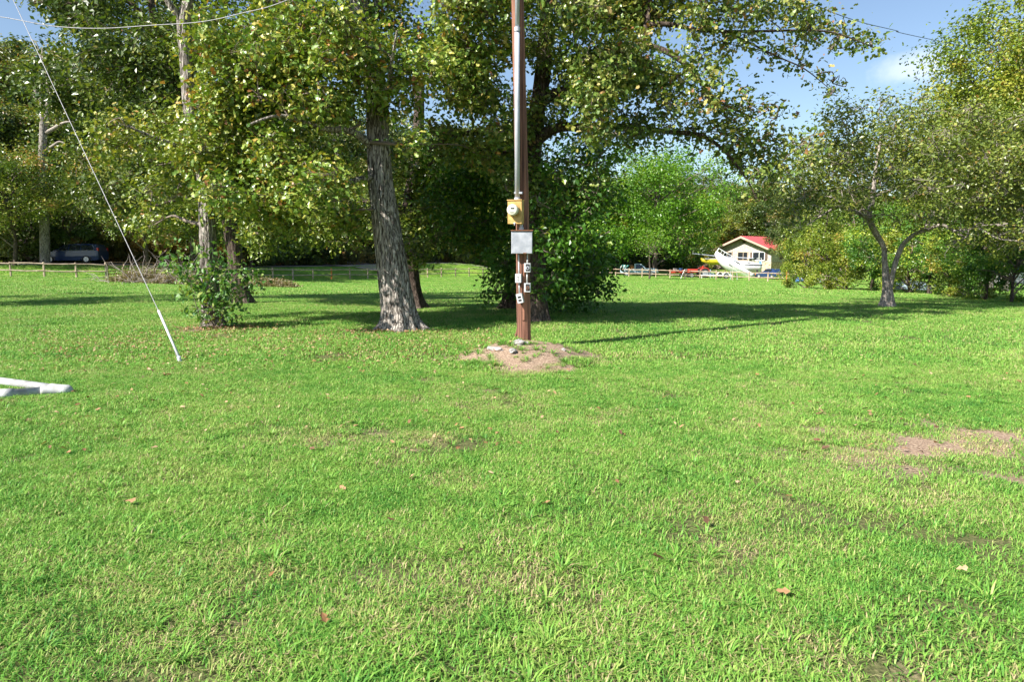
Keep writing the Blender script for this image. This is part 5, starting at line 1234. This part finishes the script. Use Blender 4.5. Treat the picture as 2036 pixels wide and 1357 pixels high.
# ------------------------------------------------------------ wires
def wire(name, pts, r, label, m='wire', n=14):
    mb = MB(); mb.tube(catmull([P(*p) for p in pts], n), r, 6); o = mb.build(name, M[m], smooth=True, label=label, cat='cable'); return o
wire('service_cable', [(-120, 16, 12.9), (0, 33, 12.2), (30, 38, 12.1), (110, 52, 11.8), (200, 56, 11.6), (300, 50, 11.4), (400, 43, 11.3), (480, 26, 11.2), (570, 0, 11.1), (760, -90, 11), (1024, -350, 10.8)], .0068, 'twisted pale service cable sagging across the upper left')
wire('power_line', [(1024, -350, 10.9), (1300, -150, 14), (1600, 0, 20), (1700, 40, 24), (1780, 60, 27), (1870, 82, 31), (2300, 170, 50)], .012, 'thin dark power line crossing the sky on the right', 'black')
for nm in (): pass
ga = GP(361, 723); guy = empty('guy_wire', ga, label='slanting guy wire with pale plastic guard near the left edge', cat='guy wire')
tpw = P(42, 10, 12.3) - ga
gb = P(315, 618, 9.95) - ga
e1 = P(77, 108, 11.5)-ga
mb = MB(); mb.tube([(0, 0, -.12), gb*.5, gb, e1, (e1-gb)*1.9+gb], .0058, 8); mb.build('wire', M['wire'], guy, smooth=True)
mb = MB(); mb.tube([(0, 0, 0), gb], .0175, 12); mb.build('guard', M['greyplastic'], guy, smooth=True)
mb = MB(); mb.tube([(0, 0, -.1), gb*.12], .028, 8); mb.build('anchor', M['galv'], guy, smooth=True)

# ------------------------------------------------------------ PVC pipe
cn = GP(126, 783); cn.z += .035
A1 = GP(0, 766); A1.z += .035; B1 = GP(0, 793); B1.z += .035
pv = empty('drain_pipe', (cn.x, cn.y, h(cn.x, cn.y)), label='white plastic drain pipe with elbow lying on the grass at the left edge', cat='pipe'); o0 = pv.location.copy()
da = (A1-cn).normalized(); db = (B1-cn).normalized()
mb = MB(); mb.tube([cn+da*.1-o0, cn+da*3.0-o0], .053, 24); mb.build('pipe', M['pvc'], pv, smooth=True)
mb = MB(); mb.tube([cn+db*.1-o0, cn+db*3.0-o0], .053, 24); mb.build('pipe', M['pvc'], pv, smooth=True)
mb = MB(); mb.tube([p-o0 for p in catmull([cn+da*.20, cn+da*.06, cn-(da+db)*.03, cn+db*.06, cn+db*.20], 4)], .060, 24); mb.build('elbow', M['pvc'], pv, smooth=True)
for d_2, t0 in ((db, .44),):
    mb = MB(); mb.tube([cn+d_2*t0-o0, cn+d_2*(t0+.14)-o0], .061, 24); mb.build('coupling', M['pvc'], pv, smooth=True)

# ------------------------------------------------------------ rocks
def rock(px, py, sx, sy, sz, label, seed):
    rg = np.random.default_rng(seed); bm = bmesh.new(); bmesh.ops.create_icosphere(bm, subdivisions=3, radius=1)
    for v in bm.verts:
        n = v.co.copy(); f = 1 + .35*(float(fbm(n.x*1.5+seed, n.y*1.5+n.z*2, 1.3, seed))-.5)*2; v.co = Vector((n.x*sx, n.y*sy, n.z*sz))*f
    me = bpy.data.meshes.new('rock'); bm.to_mesh(me); bm.free(); me.materials.append(M['rock'])
    o = bpy.data.objects.new('rock', me); col.objects.link(o); p = GP(px, py); o.location = p + Vector((0, 0, sz*.35)); o.rotation_euler = (0, 0, rg.uniform(0, 3)); tag(o, label, 'rock')
rock(1031, 686, .10, .08, .055, 'knobbly whitish rock at the foot of the pole', 3)
rock(1046, 685, .05, .035, .03, 'small whitish stone right of the knobbly rock', 4)
rock(984, 696, .15, .05, .035, 'flat pale stone on the left of the mound', 5)
rock(1019, 700, .11, .06, .04, 'pale stone just below the foot of the pole', 6)
rock(1120, 697, .04, .03, .025, 'tiny pale pebble on the right of the mound', 7)
# ------------------------------------------------------------ fallen leaves
rf_ = np.random.default_rng(404)
fm = []
for k in range(6):
    T_ = OAK[0].copy(); T_[:, 2] += .18*rf_.normal(size=len(T_))*np.abs(T_[:, 1])+.25*(T_[:, 0]-.5)**2
    o = np_obj('fallen_leaf', T_, np.array(OAK[1]), M['fallen'], face_attr=np.full(len(OAK[1]), k/5)); fm.append(o.data); bpy.data.objects.remove(o)
big = [(920, 1108), (1568, 1200), (1571, 1196), (1095, 1010), (1470, 970), (705, 846), (316, 900), (358, 818), (398, 743), (690, 716), (785, 1051), (1800, 935), (865, 838), (826, 955), (970, 950), (676, 978), (1405, 1058), (545, 1155), (1230, 975), (454, 732), (125, 741), (222, 772), (42, 741), (285, 815), (46, 842), (1890, 820), (618, 730), (560, 700), (1172, 700), (1215, 684), (1290, 762), (1130, 760), (1410, 840), (1700, 760), (120, 900), (250, 1010), (640, 1240), (1320, 1130), (1560, 1000), (1900, 1150)]
GL = 'fallen leaves scattered on the lawn'
for px, py in big:
    p = GP(px, py); kk = int(rf_.integers(6)); o = bpy.data.objects.new('fallen_leaf', fm[kk]); col.objects.link(o)
    o.location = p + Vector((0, 0, .04)); s = rf_.uniform(.04, .072); o.scale = (s, s, s); o.rotation_euler = (rf_.normal()*.35, rf_.normal()*.35, rf_.uniform(0, 6.28))
    tag(o, ['dark brown', 'reddish brown', 'rust-brown', 'orange-brown', 'orange-tan', 'pale tan'][kk] + ' leaf, ' + ('close to the camera' if py > 1100 else 'on the near lawn' if py > 930 else 'on the middle lawn' if py > 800 else 'on the grass level with the white pipe' if py > 735 else 'on the grass level with the dirt mound') + ', ' + ('far left' if px < 250 else 'left' if px < 560 else 'left of centre' if px < 900 else 'below the pole' if px < 1200 else 'right of centre' if px < 1500 else 'right' if px < 1780 else 'far right'), 'leaf', GL)
n = 2600
px = np.concatenate([rf_.uniform(60, 1000, n), rf_.uniform(0, 2036, 350)]); py = np.concatenate([655 + np.abs(rf_.normal(size=n))*36, rf_.uniform(650, 900, 350)])
q = []
for a_, b_ in zip(px, py):
    d = pray(a_, b_); t = -(CAMH-.03)/d.z; q.append((d.x*t, d.y*t, .03))
c0 = GP(430, 654); c1 = GP(775, 657)
q = np.array(q); q = np.concatenate([q, np.stack([c0.x+.2+rf_.normal(size=700)*.55, c0.y-.05+rf_.normal(size=700)*.28, np.full(700, .03)], 1), np.stack([c1.x-.2+rf_.normal(size=260)*.5, c1.y-.35+rf_.normal(size=260)*.16, np.full(260, .03)], 1)])
q[:, 2] = H(q[:, 0], q[:, 1]) + rf_.uniform(.02, .05, len(q))
V, Fc, ti = leaf_arrays(q, rf_.uniform(.03, .062, len(q)), OAK, rf_.random(len(q)), up=1.2, rg=rf_)
tag(np_obj('leaf_litter', V, Fc, M['fallen'], face_attr=ti), 'scattered dry leaf litter under the trees', kind='stuff')
# things of one description: nearer and farther ones told apart in their labels
by = {}
for o in scn.objects:
    if o.parent is None and 'label' in o and 'category' in o: by.setdefault(o['label'], []).append(o)
for lb, os_ in by.items():
    if len(os_) > 1:
        os_.sort(key=lambda o: o.location.y)
        for o, sfx in zip(os_, (['nearer one', 'farther one'] if len(os_) == 2 else ['nearest one', 'middle one', 'farthest one', 'deepest one'])): o['label'] = lb + ', ' + sfx
